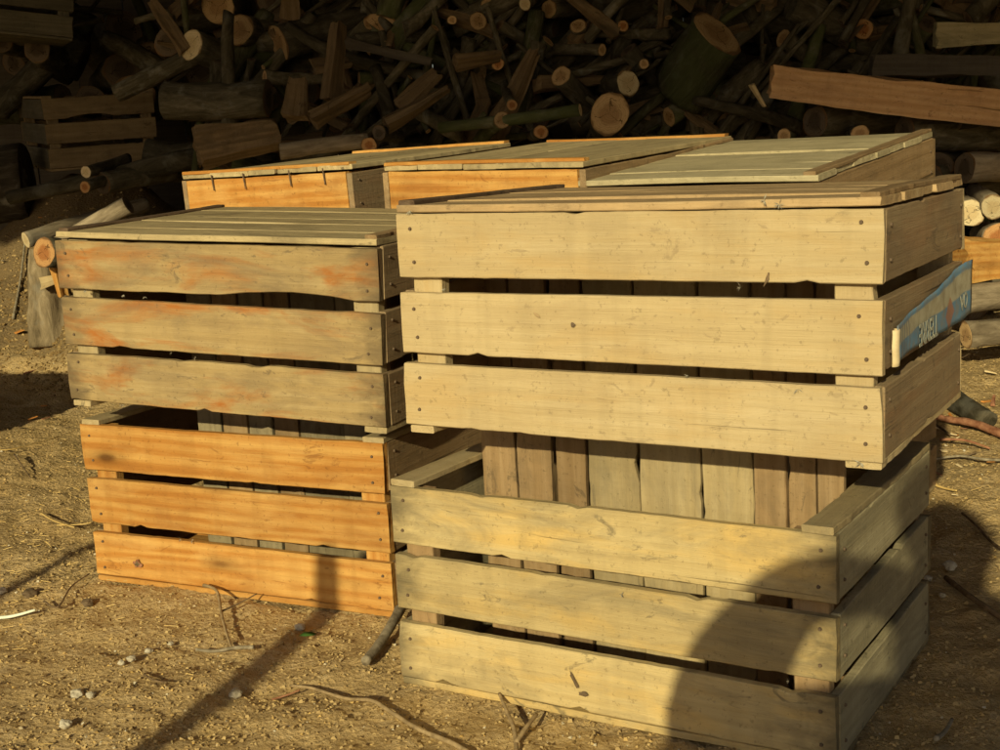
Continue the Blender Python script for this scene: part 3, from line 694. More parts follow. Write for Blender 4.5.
# (px, py, depth, half-size px, direction away from viewer (x,y,z), length, bark, cut, label)
H_ = [
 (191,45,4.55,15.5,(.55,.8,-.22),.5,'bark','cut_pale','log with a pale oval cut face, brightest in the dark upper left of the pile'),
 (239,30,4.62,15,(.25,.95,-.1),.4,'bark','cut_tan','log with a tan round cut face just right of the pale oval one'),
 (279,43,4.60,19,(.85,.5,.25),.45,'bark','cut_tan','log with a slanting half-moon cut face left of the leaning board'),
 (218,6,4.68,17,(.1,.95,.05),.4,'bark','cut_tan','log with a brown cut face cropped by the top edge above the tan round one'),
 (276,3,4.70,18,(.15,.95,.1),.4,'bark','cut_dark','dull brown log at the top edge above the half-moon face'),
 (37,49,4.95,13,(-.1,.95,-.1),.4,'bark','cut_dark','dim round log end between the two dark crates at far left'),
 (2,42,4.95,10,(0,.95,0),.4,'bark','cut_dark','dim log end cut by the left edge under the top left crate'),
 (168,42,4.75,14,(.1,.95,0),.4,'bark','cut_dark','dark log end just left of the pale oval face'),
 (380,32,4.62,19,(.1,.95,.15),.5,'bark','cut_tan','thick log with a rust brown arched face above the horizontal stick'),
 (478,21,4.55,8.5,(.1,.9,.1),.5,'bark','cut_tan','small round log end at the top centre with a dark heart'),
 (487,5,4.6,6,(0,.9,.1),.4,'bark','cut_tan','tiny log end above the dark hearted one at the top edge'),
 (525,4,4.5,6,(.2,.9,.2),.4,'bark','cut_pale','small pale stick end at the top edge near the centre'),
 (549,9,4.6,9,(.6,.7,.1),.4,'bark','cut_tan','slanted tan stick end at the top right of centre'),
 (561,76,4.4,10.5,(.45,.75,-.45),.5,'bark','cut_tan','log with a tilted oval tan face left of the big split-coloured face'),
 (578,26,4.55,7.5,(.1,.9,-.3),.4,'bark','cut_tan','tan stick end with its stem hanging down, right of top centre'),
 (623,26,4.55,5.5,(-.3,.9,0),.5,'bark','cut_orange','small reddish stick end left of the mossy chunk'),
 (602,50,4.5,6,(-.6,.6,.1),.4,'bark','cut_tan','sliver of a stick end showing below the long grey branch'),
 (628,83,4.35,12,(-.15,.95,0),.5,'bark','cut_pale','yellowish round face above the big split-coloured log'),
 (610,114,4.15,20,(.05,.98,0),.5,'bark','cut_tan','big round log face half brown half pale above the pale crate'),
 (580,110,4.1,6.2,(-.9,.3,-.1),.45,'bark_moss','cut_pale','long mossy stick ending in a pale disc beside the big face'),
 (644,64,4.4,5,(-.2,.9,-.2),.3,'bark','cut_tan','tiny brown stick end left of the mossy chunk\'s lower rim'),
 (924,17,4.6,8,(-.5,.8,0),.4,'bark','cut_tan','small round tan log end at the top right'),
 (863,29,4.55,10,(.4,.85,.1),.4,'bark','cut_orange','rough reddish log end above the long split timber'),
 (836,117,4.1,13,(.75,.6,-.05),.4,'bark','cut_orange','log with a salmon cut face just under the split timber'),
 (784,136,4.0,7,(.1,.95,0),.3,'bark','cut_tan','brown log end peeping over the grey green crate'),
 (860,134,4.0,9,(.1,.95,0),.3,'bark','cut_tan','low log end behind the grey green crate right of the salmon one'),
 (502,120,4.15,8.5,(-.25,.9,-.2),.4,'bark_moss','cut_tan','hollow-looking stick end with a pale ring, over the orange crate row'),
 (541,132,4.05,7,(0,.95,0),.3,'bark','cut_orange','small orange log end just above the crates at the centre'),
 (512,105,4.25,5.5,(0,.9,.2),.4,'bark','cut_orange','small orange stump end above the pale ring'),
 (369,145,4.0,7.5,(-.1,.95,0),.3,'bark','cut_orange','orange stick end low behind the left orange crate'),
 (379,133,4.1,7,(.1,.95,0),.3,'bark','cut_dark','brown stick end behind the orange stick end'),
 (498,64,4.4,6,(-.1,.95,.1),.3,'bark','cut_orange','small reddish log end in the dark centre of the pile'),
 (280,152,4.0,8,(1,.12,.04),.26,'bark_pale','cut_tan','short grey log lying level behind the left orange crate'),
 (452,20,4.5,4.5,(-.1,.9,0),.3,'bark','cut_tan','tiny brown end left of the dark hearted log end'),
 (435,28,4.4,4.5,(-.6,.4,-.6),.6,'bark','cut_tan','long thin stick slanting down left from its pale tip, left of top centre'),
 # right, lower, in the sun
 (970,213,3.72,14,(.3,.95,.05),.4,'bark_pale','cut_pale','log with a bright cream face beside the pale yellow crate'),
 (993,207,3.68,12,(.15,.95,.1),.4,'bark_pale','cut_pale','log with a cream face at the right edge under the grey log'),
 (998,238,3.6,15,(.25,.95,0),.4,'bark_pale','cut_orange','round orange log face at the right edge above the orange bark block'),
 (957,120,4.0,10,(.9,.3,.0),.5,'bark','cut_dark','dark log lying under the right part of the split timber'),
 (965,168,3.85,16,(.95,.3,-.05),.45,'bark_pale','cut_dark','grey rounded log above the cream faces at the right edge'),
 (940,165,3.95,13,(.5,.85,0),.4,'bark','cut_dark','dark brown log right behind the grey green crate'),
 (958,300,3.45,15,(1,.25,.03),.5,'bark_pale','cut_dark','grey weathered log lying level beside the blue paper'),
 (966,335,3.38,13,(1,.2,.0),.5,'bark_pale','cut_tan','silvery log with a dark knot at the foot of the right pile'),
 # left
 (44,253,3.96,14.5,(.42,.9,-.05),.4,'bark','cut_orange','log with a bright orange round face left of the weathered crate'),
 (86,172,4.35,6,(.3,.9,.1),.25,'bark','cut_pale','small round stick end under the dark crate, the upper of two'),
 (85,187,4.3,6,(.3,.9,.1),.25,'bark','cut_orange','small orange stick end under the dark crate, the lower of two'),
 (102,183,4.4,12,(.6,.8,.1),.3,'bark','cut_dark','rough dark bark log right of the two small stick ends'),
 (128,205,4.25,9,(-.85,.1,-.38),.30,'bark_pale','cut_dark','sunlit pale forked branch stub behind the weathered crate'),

]
for i, (px, py, Y, hs_, d, L, bk, ct, lab) in enumerate(H_):
    P = atY(px, py, Y); r = hs_*Y*PX
    make_log('firewood_log', P, d, r, L, bk, ct, i+3, lab, 'cut logs in the firewood pile')
a = atY(26, 240, 4.32); b_ = atY(146, 200, 4.6)
make_log('firewood_log', a, b_-a, .027, (b_-a).length, 'bark_pale', 'cut_pale', 88, 'long pale barkless log running behind the weathered crate, above the orange log face', 'cut logs in the firewood pile', rings=30, bend=.04)
P = atY(53, 330, 4.12); P.z = gz(P.x, P.y)-.03
make_log('stump', P, (-.02, .14, 1), .070, .30, 'bark_litter', 'cut_tan', 89, 'rough grey brown bark stump standing beside the weathered crate', None, cat='stump', rough=.16, rings=24, seg=28, taper=.25)
# big mossy chunk: face up right, body down left
P = atY(716, 33, 4.35)
make_log('firewood_log', P, (-.42, .5, -.60), .088, .24, 'bark_moss', 'cut_tan', 77, 'thick mossy green chunk with a slanted brown cut face, top right of centre', 'cut logs in the firewood pile', taper=-.05)
# large horizontal dark log at the left with a hollow black end
P = atY(268, 98, 4.42)
make_log('firewood_log', P, (-1, .12, .05), .060, .34, 'bark', 'cut_dark', 78, 'thick dark log lying level right of the dark crate, its end black', 'cut logs in the firewood pile', taper=0)
P = atY(8, 200, 4.0)
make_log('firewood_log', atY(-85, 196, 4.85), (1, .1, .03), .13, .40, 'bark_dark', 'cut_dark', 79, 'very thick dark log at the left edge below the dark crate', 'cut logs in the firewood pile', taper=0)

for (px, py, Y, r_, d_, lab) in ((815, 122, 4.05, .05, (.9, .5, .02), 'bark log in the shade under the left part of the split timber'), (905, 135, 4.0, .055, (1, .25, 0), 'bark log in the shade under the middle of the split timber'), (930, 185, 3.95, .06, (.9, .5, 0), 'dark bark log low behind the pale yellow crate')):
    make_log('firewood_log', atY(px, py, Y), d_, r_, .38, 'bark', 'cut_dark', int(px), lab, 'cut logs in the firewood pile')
# split pieces: prisms with rough faces
def split_mesh(L, prof, seed, rough=.007, n=18, taper=.35, sag=0.):
    """profile list of (y,z); runs along X 0..L"""
    sd = Vector((seed*2.3 % 41, seed % 13, 3)); P = len(prof); vs = []; fs = []
    pr = []
    for k in range(P):       # subdivide each edge
        a, b_ = prof[k], prof[(k+1) % P]
        for q in range(4): pr.append((a[0]+(b_[0]-a[0])*q/4, a[1]+(b_[1]-a[1])*q/4))
    P = len(pr)
    for i in range(n+1):
        t = i/n; x = t*L; s_ = 1-taper*t
        for (y, z) in pr:
            v = Vector((x*9, y*22, z*22))+sd; w = Vector((x*3, y*60, z*60))+sd
            vs.append((x+(rough*2*noise.noise(w) if i in (0, n) else 0), y*s_+rough*noise.noise(v)+rough*.5*noise.noise(w), z*s_+rough*noise.noise(v+Vector((7, 7, 7)))+rough*.5*noise.noise(w+Vector((3, 0, 0)))+sag*math.sin(t*3.1)))
    for i in range(n):
        for k in range(P):
            a = i*P+k; b_ = i*P+(k+1) % P; fs.append((a, b_, b_+P, a+P))
    fs.append(tuple(range(P))[::-1]); fs.append(tuple(n*P+k for k in range(P)))
    return mesh('split', vs, fs, smooth=False)
def split(loc, d, L, prof, mat, seed, label, name='split_log', roll_=0, group='split firewood pieces', cat='split log', **kw):
    me = split_mesh(L, prof, seed, **kw); me.materials.append(M[mat])
    o = bpy.data.objects.new(name, me); col.objects.link(o)
    o.matrix_world = Matrix.Translation(Vector(loc)) @ aim(d, roll_)
    tag(o, label, cat, group); bm = bmesh.new(); bm.from_mesh(me); bmesh.ops.recalc_face_normals(bm, faces=bm.faces); bm.to_mesh(me); bm.free(); return o
# long split timber on the right
a = atY(771, 81, 3.97); b_ = atY(1045, 108, 3.86); d = b_-a
split(a, d, d.length+.3, [(-.048, -.049), (-.048, .043), (.06, .049), (.05, -.032)], 'timber', 5, 'long reddish squared timber lying across the right of the pile', 'split_timber', taper=-.15, rough=.007, sag=-.012, n=40, cat='timber', group=None)
a = atY(872, 66, 4.15); b_ = atY(1030, 66, 4.1); d = b_-a
split(a, d, d.length, [(-.03, -.035), (-.03, .035), (.05, .035), (.05, -.035)], 'shed', 6, 'dark old beam resting just above the reddish timber', 'old_beam', cat='beam', group=None)
a = atY(935, 34, 4.25); b_ = atY(1035, 32, 4.2); d = b_-a
split(a, d, d.length, [(-.03, -.042), (-.03, .035), (.05, .035), (.05, -.035)], 'green', 7, 'mossy grey beam at the top right corner of the pile', 'old_beam', cat='beam', group=None)
tri = lambda s: [(-s*.1, -s*.75), (-s*.95, .35*s), (-.5*s, .75*s), (s*.9, .1*s)]
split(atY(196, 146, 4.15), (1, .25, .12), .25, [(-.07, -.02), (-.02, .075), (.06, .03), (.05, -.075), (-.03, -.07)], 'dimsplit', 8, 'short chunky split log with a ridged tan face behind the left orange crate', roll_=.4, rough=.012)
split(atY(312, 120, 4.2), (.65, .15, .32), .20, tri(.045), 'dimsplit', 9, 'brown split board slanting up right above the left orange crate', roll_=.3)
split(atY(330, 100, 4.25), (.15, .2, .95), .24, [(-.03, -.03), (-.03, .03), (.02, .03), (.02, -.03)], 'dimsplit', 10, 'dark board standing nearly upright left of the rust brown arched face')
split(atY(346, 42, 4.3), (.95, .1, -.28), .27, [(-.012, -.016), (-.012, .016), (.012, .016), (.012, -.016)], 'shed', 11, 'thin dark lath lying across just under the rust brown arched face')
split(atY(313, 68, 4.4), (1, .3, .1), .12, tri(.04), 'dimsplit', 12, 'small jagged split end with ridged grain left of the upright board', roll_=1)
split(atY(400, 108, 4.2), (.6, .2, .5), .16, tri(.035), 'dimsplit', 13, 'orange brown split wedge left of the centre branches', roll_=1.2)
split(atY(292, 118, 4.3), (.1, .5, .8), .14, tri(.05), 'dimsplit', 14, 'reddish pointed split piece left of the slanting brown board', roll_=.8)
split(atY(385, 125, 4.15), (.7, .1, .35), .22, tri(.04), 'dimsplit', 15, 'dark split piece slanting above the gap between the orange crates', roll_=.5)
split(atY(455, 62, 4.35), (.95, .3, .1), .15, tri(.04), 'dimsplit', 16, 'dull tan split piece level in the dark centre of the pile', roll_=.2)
split(atY(957, 262, 3.5), (.95, .3, -.03), .26, [(-.06, -.05), (-.055, .06), (.04, .065), (.05, -.05)], 'orange', 17, 'orange barked split block beside the blue paper', rough=.014)
split(atY(56, 262, 4.05), (.1, .0, -1), .10, tri(.03), 'orange', 18, 'thin orange split sliver left of the weathered crate', roll_=1)
split(atY(40, 284, 4.05), (.5, .2, .1), .06, tri(.02), 'pale', 19, 'small pale chip under the bright orange log face', roll_=1)
split(atY(752, 85, 3.9), (.45, .2, -.75), .075, tri(.012), 'pale', 20, 'pale splinter hanging left below the end of the reddish timber', roll_=1)
split(atY(190, 335, 3.0), (1, .1, 0), .1, tri(.02), 'dimsplit', 21, 'hidden', roll_=1) if False else None

# dark crates in the pile
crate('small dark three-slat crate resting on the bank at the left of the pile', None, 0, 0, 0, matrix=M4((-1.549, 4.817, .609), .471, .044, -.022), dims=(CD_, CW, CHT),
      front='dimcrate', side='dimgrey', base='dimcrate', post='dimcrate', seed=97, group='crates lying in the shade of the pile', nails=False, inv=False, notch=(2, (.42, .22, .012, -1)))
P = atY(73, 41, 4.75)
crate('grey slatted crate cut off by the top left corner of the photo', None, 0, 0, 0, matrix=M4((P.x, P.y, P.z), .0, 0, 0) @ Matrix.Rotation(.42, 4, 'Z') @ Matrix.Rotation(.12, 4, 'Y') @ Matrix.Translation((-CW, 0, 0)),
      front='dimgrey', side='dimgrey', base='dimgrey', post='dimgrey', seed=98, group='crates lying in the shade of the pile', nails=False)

# filler branches and logs: shared meshes, each an object of its own
rnd = random.Random(21)
pool = []
for k in range(14):
    me, ring = log_mesh(.02, .5, 200+k, seg=9, rings=12, taper=.35, bend=.16 if k % 2 else .08, rough=.10)
    me.materials.append(M['bark'] if k % 4 else M['bark_moss'])
    cm, c = cap_mesh(ring, .02); cm.materials.append(M[['cut_tan', 'cut_dark', 'cut_tan', 'cut_dull'][k % 4]]); pool.append((me, cm, c))
lpool = []
for k in range(10):
    me, ring = log_mesh(.05, .45, 300+k, seg=16, rings=12, taper=.12, bend=.05, rough=.08)
    me.materials.append(M['bark'] if k % 4 else M['bark_moss'])
    cm, c = cap_mesh(ring, .05); cm.materials.append(M[['cut_dark', 'cut_dull', 'cut_dark', 'cut_dull', 'cut_dark'][k % 5]]); lpool.append((me, cm, c))
def ysurf(x, z):
    return 4.18+.42*z - .12*max(0, x-.9) + (.55 if x < -.95 else 0)
def put(pool_, r0, P, d, r, ls, label, group, cat, name):
    me, cm, c = rnd.choice(pool_)
    o = bpy.data.objects.new(name, me); col.objects.link(o)
    s_ = r/r0
    o.matrix_world = Matrix.Translation(P) @ aim(d, rnd.random()*6.28) @ Matrix.Diagonal((ls, s_, s_, 1))
    tag(o, label, cat, group)
    k = bpy.data.objects.new('cut_face', cm); col.objects.link(k); k.parent = o; k.location = c+Vector((-.001, 0, 0)); k.scale = (r0,)*3
    return o
# back layer of thick logs, ends to the viewer or lying across
for row in range(9):
    for cx in range(22):
        x = -1.85+cx*.17+rnd.uniform(-.05, .05)+(row % 2)*.08; z = .05+row*.135+rnd.uniform(-.03, .03)
        if x < -.72 and z < .85: continue
        y = ysurf(x, z)+.16+rnd.uniform(0, .12)
        r = rnd.uniform(.052, .078)
        if rnd.random() < .5: d = (rnd.gauss(0, .35), 1, rnd.gauss(0, .25))
        else: d = (rnd.choice((-1, 1)), rnd.gauss(.1, .2), rnd.gauss(.15, .35))
        put(lpool, .05, Vector((x, y, z)), d, r, rnd.uniform(.7, 1.1), 'dark bark log buried in the shaded body of the firewood pile', 'dark logs in the body of the pile', 'log', 'firewood_log')
for k in range(46):
    px = rnd.uniform(150, 1020); py = rnd.uniform(-10, 140)
    if px > 760 and 45 < py < 130: continue
    q_ = atY(px, py, 4.3); Y = ysurf(q_.x, q_.z)+rnd.uniform(.02, .12); a = rnd.gauss(.8, .6); s_ = rnd.choice((-1, 1))
    put(lpool, .05, atY(px, py, Y), (math.cos(a)*s_, abs(rnd.gauss(.25, .3)), math.sin(a)*s_), rnd.uniform(.028, .048), rnd.uniform(.5, .95), 'middling bark log wedged among the thin branches of the shaded pile', 'middling logs among the branches', 'log', 'firewood_log')
smesh = []
for k in range(6):
    s0 = .028+.004*(k % 3)
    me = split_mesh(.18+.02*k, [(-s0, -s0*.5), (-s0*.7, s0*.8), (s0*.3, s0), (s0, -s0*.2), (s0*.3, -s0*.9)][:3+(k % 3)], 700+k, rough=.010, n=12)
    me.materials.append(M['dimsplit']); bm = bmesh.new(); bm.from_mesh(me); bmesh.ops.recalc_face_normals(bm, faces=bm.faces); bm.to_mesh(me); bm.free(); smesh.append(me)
for k in range(64):
    px = rnd.uniform(170, 1010); py = rnd.uniform(0, 165)
    if px > 760 and 45 < py < 130: continue
    q_ = atY(px, py, 4.3); Y = ysurf(q_.x, q_.z)+rnd.uniform(-.02, .08); a = rnd.uniform(0, 3.14)
    o = bpy.data.objects.new('split_log', rnd.choice(smesh)); col.objects.link(o)
    o.matrix_world = Matrix.Translation(atY(px, py, Y)) @ aim((math.cos(a), rnd.uniform(-.2, .8), math.sin(a)), rnd.random()*6) @ Matrix.Scale(rnd.uniform(.6, 1.15), 4)
    tag(o, 'dim split piece of firewood jammed among the thin branches', 'split log', 'dim split pieces among the branches')
# front layer of thinner branches
nb = 0
while nb < 225:
    px = rnd.uniform(-40, 1040); py = rnd.uniform(-40, 190)
    if px < 165 and py > 20: continue
    if px < 330 and rnd.random() < .6: continue
    if px > 780 and 50 < py < 125 and rnd.random() < .7: continue
    z = atY(px, py, 4.3).z; x = atY(px, py, 4.3).x
    Y = ysurf(x, z)+rnd.uniform(-.05, .1); P = atY(px, py, Y)
    if P.z < .1: continue
    a = rnd.gauss(.75, .55) if rnd.random() < .75 else rnd.uniform(0, 3.14)
    fwd = abs(rnd.gauss(.15, .35))
    s_ = rnd.choice((-1, 1))
    d = (math.cos(a)*s_, fwd, math.sin(a)*s_)
    u = rnd.random(); r = rnd.uniform(.007, .014) if u < .5 else rnd.uniform(.014, .034)
    put(pool, .02, P, d, r, rnd.uniform(.45, 1.5), 'thin dark branch tangled in the shaded firewood pile', 'thin branches tangled in the pile', 'branch', 'branch')
    nb += 1

def ground_pts(pp, lift):
    out = []
    for q in pp:
        P = atZ(q[0], q[1], 0); l = q[2] if len(q) > 2 else lift
        P.z = gz(P.x, P.y)+l; out.append(P)
    return out
GT = 'twigs lying on the soil'
def twig(pp, r0, r1, mat, label, lift=.002, cat='twig', group=GT, seed=1):
    return tube('twig', ground_pts(pp, lift), r0, r1, mat, label, cat, group, seed)
t = twig([(205, 598, .016), (218, 604, .014), (222, 622, .008), (227, 640, .008), (232, 652, .006)], .0024, .0018, 'root', 'crooked brown twig sticking out under the bright orange crate', seed=3)
tube('side_shoot', ground_pts([(221, 620, .008), (240, 612, .010), (258, 606, .012)], .004), .0016, .0009, 'browntwig', '', '', parent=t)
twig([(196, 655, .004), (215, 653, .005), (235, 652, .006), (254, 651, .004)], .0021, .0027, 'twig', 'short grey twig lying crosswise at the tip of the crooked one', seed=4)
twig([(290, 680, 0), (312, 688, .001), (345, 697, .003), (372, 704, .005), (392, 714, .006), (420, 727, .006), (455, 743, .005), (480, 757, .004)], .0018, .0032, 'root', 'long brown root running along the soil at the bottom, left of the tan crate', seed=5)
t = twig([(500, 703, .020), (507, 716, .012), (515, 735, .008), (517, 762, .006)], .0020, .0028, 'root', 'forked twig at the bottom edge below the tan crate', seed=6)
tube('side_shoot', ground_pts([(516, 745, .007), (527, 733, .008), (537, 720, .012)], .006), .0028, .0022, 'root', '', '', parent=t)
twig([(366, 668, .008), (380, 652, .010), (392, 638, .014), (402, 622, .02)], .0062, .0078, 'twig', 'thick grey stick wedged between the orange and the tan crate', seed=7, cat='stick')
twig([(-12, 616, .004), (10, 616, .006), (36, 615, .006)], .0028, .0018, 'whitestraw', 'white stem lying at the left edge of the soil', cat='stem', seed=8)
twig([(95, 545, .004), (80, 557, .01), (62, 568, .008), (44, 590, .004)], .0011, .0008, 'straw', 'thin bent straw left of the bright orange crate', seed=9) if False else None
twig([(41, 518, .006), (55, 526, .008), (75, 532, .006)], .0018, .0012, 'straw', 'orange straw lying left of the bright orange crate, the longer one', cat='straw', seed=10)
twig([(57, 528, .006), (80, 528, .006), (92, 527, .006)], .0014, .0010, 'straw', 'short yellow straw touching the crate\'s left edge', cat='straw', seed=11)
twig([(15, 462, .01), (25, 473, .008), (31, 481, .005)], .0018, .0012, 'browntwig', 'small dark twig at the far left among the straw', seed=12)
twig([(19, 368, .006), (30, 357, .012), (39, 348, .02)], .0045, .0035, 'twig', 'grey stick leaning at the foot of the left bank', cat='stick', seed=13)
twig([(-5, 452, .012), (12, 455, .010), (60, 440, .006)], .0015, .0009, 'straw', 'long pale straw at the left edge', cat='straw', seed=14)
twig([(44, 600, .004), (58, 612, .006), (72, 592, .008), (90, 580, .006)], .0016, .0009, 'browntwig', 'thin dark twig on the soil left of the bright orange crate\'s foot', seed=15)
twig([(145, 680, .003), (155, 687, .005), (168, 692, .003)], .0016, .001, 'browntwig', 'short thin twig in the middle of the front soil', seed=16)
twig([(272, 698, .003), (288, 694, .005), (300, 691, .003)], .0013, .001, 'redtwig', 'little reddish splinter beside the long root', seed=17)
# right side debris
make_log('firewood_log', atZ(950, 398, .02)+Vector((0, 0, .0)), atZ(1002, 432, .008)-atZ(950, 398, .02), .024, .19, 'bark', 'cut_dark', 401, 'short dark log on the ground right of the pale yellow crate', None)
twig([(925, 424, .012), (950, 427, .014), (975, 432, .014), (1010, 441, .012)], .0065, .009, 'redtwig', 'reddish peeled branch on the ground at the right edge', cat='branch', seed=18)
twig([(928, 425, .008), (940, 434, .008), (950, 441, .006)], .003, .002, 'browntwig', 'thin dark twig beneath the reddish branch', seed=19)
twig([(933, 463, .004), (960, 461, .008), (985, 465, .008), (1010, 463, .006)], .0024, .0028, 'twig', 'thin grey twig below the reddish branch at the right', seed=20)
twig([(932, 487, .004), (945, 490, .005), (957, 493, .004)], .0024, .0020, 'straw', 'yellow splinter beside the tan crate\'s back corner', cat='splinter', seed=21)
twig([(962, 512, .004), (975, 530, .008), (990, 545, .006), (1003, 556, .006)], .0018, .0022, 'browntwig', 'dark twig across the edge of the big shadow at the right', seed=22)
twig([(946, 583, .004), (958, 598, .008), (975, 612, .008), (1010, 628, .006)], .0038, .0042, 'browntwig', 'curved dark stick in the big shadow at the right', cat='stick', seed=23)
twig([(936, 745, .004), (945, 730, .008), (952, 718, .006)], .003, .002, 'twig', 'small stick at the bottom right corner in shadow', cat='stick', seed=24)
twig([(940, 448, .01), (965, 450, .012), (990, 452, .008)], .003, .002, 'redtwig', 'short brown twig between the reddish branch and the grey twig', seed=25)
for (px, py, s_, mt, lab) in ((962, 404, .022, 'orangechip', 'orange bark chip on the ground at the right'), (984, 412, .016, 'orangechip', 'small orange chip near the right edge'),
                              (947, 438, .012, 'palechip', 'pale chip below the reddish branch'), (902+60, 360, .014, 'palechip', 'cream chip at the foot of the silvery log'),
                              (985, 375, .018, 'palechip', 'light chip on the ground by the right pile'), (952, 495, .007, 'palechip', 'tiny pale chip by the yellow splinter'),
                              (60, 350, .02, 'palechip', 'pale bark chip at the foot of the left bank'), (22, 372, .03, 'orangechip', 'tan chip patch at the left edge of the bank')):
    P = atZ(px, py, 0); P.z = gz(P.x, P.y)+.004
    me = split_mesh(s_*1.6, [(-s_*.3, -s_*.1), (-s_*.25, s_*.12), (s_*.3, s_*.15), (s_*.35, -s_*.08)], int(px), rough=s_*.2, n=5)
    me.materials.append(M[mt]); o = bpy.data.objects.new('wood_chip', me); col.objects.link(o)
    o.location = P; o.rotation_euler = (rnd.uniform(-.3, .3), rnd.uniform(-.4, .4), rnd.uniform(-.9, .9)); tag(o, lab, 'wood chip', 'wood chips on the ground')
# scatter of larger chips on the right ground and left bank
for k in range(46):
    if k < 30: P = atZ(rnd.uniform(930, 1020), rnd.uniform(335, 480), 0)
    else: P = atZ(rnd.uniform(-20, 65), rnd.uniform(300, 440), 0)
    s_ = rnd.uniform(.006, .018); P.z = gz(P.x, P.y)+s_*.15
    me = split_mesh(s_*2.4, [(-s_*.3, -s_*.1), (-s_*.25, s_*.12), (s_*.3, s_*.15), (s_*.35, -s_*.08)], k+900, rough=s_*.25, n=4)
    me.materials.append(M[rnd.choice(['orangechip', 'redtwig', 'browntwig', 'twig', 'palechip', 'browntwig'])]); o = bpy.data.objects.new('wood_chip', me); col.objects.link(o)
    o.location = P; o.rotation_euler = (rnd.uniform(-.3, .3), rnd.uniform(-.4, .4), rnd.uniform(-1.5, 1.5))
    tag(o, 'bark flake lying on the trodden ground by the right pile' if k < 30 else 'bark flake lying at the foot of the left bank', 'bark flake', 'bark flakes by the right pile' if k < 30 else 'bark flakes by the left bank')

# pebbles
def pebble(px, py, r, mat, label, group='pale pebbles on the soil', flat=.7):
    P = atZ(px, py, 0); P.z = gz(P.x, P.y)+r*.25
    bm = bmesh.new(); bmesh.ops.create_icosphere(bm, subdivisions=3, radius=r)
    sd = Vector((px, py, r*999))
    for v in bm.verts:
        n_ = v.co.normalized(); v.co = v.co*(1+.35*noise.noise(n_*1.4+sd)+.12*noise.noise(n_*4+sd)); v.co.z *= flat
    me = bpy.data.meshes.new('pebble'); bm.to_mesh(me); bm.free(); me.materials.append(M[mat])
    o = bpy.data.objects.new('pebble', me); col.objects.link(o); o.location = P; o.rotation_euler = (0, 0, px)
    tag(o, label, 'pebble', group)
pebble(236, 693, .0085, 'stone', 'pale angular pebble beside the long thin post shadow')
pebble(132, 665, .0060, 'stone', 'right one of two small round pebbles in the middle of the front soil')
pebble(122, 668, .0048, 'stone', 'left one of two small round pebbles in the middle of the front soil')
pebble(77, 695, .0085, 'stone', 'larger pale pebble near the lower left corner')
pebble(91, 699, .0055, 'stone', 'small pebble touching the larger one at lower left')
pebble(149, 655, .0055, 'stone', 'flat tan pebble above the two small round ones')
pebble(66, 730, .0075, 'stone', 'pebble at the bottom edge in the lower left')
pebble(171, 647, .004, 'stone', 'tiny white pebble under the crosswise twig')
pebble(2, 591, .0075, 'stone', 'grey pebble at the left edge above the white stem')
pebble(300, 627, .0075, 'stone', 'rounded pebble inside the post shadow near the orange crate')
pebble(30, 593, .011, 'darkstone', 'dark clod above the white stem', None)
pebble(88, 605, .009, 'darkstone', 'dark crumbly clod left of the bright orange crate', None)
pebble(950, 569, .010, 'stone', 'light stone in the big shadow right of the tan crate')
pebble(928, 582, .006, 'stone', 'small stone in the shadow beside the tan crate\'s corner')
pebble(942, 600, .005, 'stone', 'tiny stone in the shadow under the larger light one')
# leaf
P = atZ(308, 640, 0); P.z = gz(P.x, P.y)+.006
me = mesh('leaf', [(-.012, 0, 0), (-.004, .004, .002), (.006, .0035, .002), (.013, 0, 0), (.006, -.0035, .001), (-.004, -.004, .001)], [(0, 1, 2, 3, 4, 5)])
o = link('leaf', me, M['leaf'], None, P, (.3, .1, .4)); o.modifiers.new('t', 'SOLIDIFY').thickness = .0004
tag(o, 'small green leaf beside the post shadow', 'leaf')

# ------------------------------------------------------------------ shed over the pile
def boxmesh(bm, a, b_):
    vs = [bm.verts.new((x, y, z)) for x in (a[0], b_[0]) for y in (a[1], b_[1]) for z in (a[2], b_[2])]
    for f in ((0, 1, 3, 2), (4, 6, 7, 5), (0, 4, 5, 1), (2, 3, 7, 6), (0, 2, 6, 4), (1, 5, 7, 3)): bm.faces.new([vs[i] for i in f])
def boxes(name, L, mat, parent):
    bm = bmesh.new()
    for a, b_ in L: boxmesh(bm, a, b_)
    me = bpy.data.meshes.new(name); bm.to_mesh(me); bm.free(); return link(name, me, mat, parent)
SH = empty('woodshed', (0, 6.2, 0)); tag(SH, 'dark open-fronted woodshed sheltering the firewood pile', 'shed')
M['tin'] = simple('old_roof_sheet', (.10, .085, .07), .8)
EY, EZ = .55, 1.735        # eave
def rel(L): return [((a[0], a[1]-6.2, a[2]), (b_[0], b_[1]-6.2, b_[2])) for a, b_ in L]
vs = []; fs = []; n = 160
for j, (y, z) in enumerate(((EY, EZ), (6.3, 2.9), (EY, EZ+.012), (6.3, 2.912))):
    for i in range(n+1):
        x = -4.5+9*i/n; vs.append((x, y-6.2, z-.095*x+.02*math.cos(i*math.pi/2)))
q = n+1
for i in range(n):
    fs += [(i, i+1, q+i+1, q+i), (2*q+i, 3*q+i, 3*q+i+1, 2*q+i+1), (i, 2*q+i, 2*q+i+1, i+1), (q+i, q+i+1, 3*q+i+1, 3*q+i)]
link('roof', mesh('roof', vs, fs, smooth=False), M['tin'], SH)
boxes('back_wall', rel([((-4.4+.22*k, 6.0+.004*(k % 2), -.2), (-4.4+.22*k+.216, 6.03+.004*(k % 2), 2.8)) for k in range(40)]), M['shed'], SH)
boxes('side_wall', rel([((-4.42, 3.2, -.2), (-4.39, 5.99, 2.4))]), M['shed'], SH)
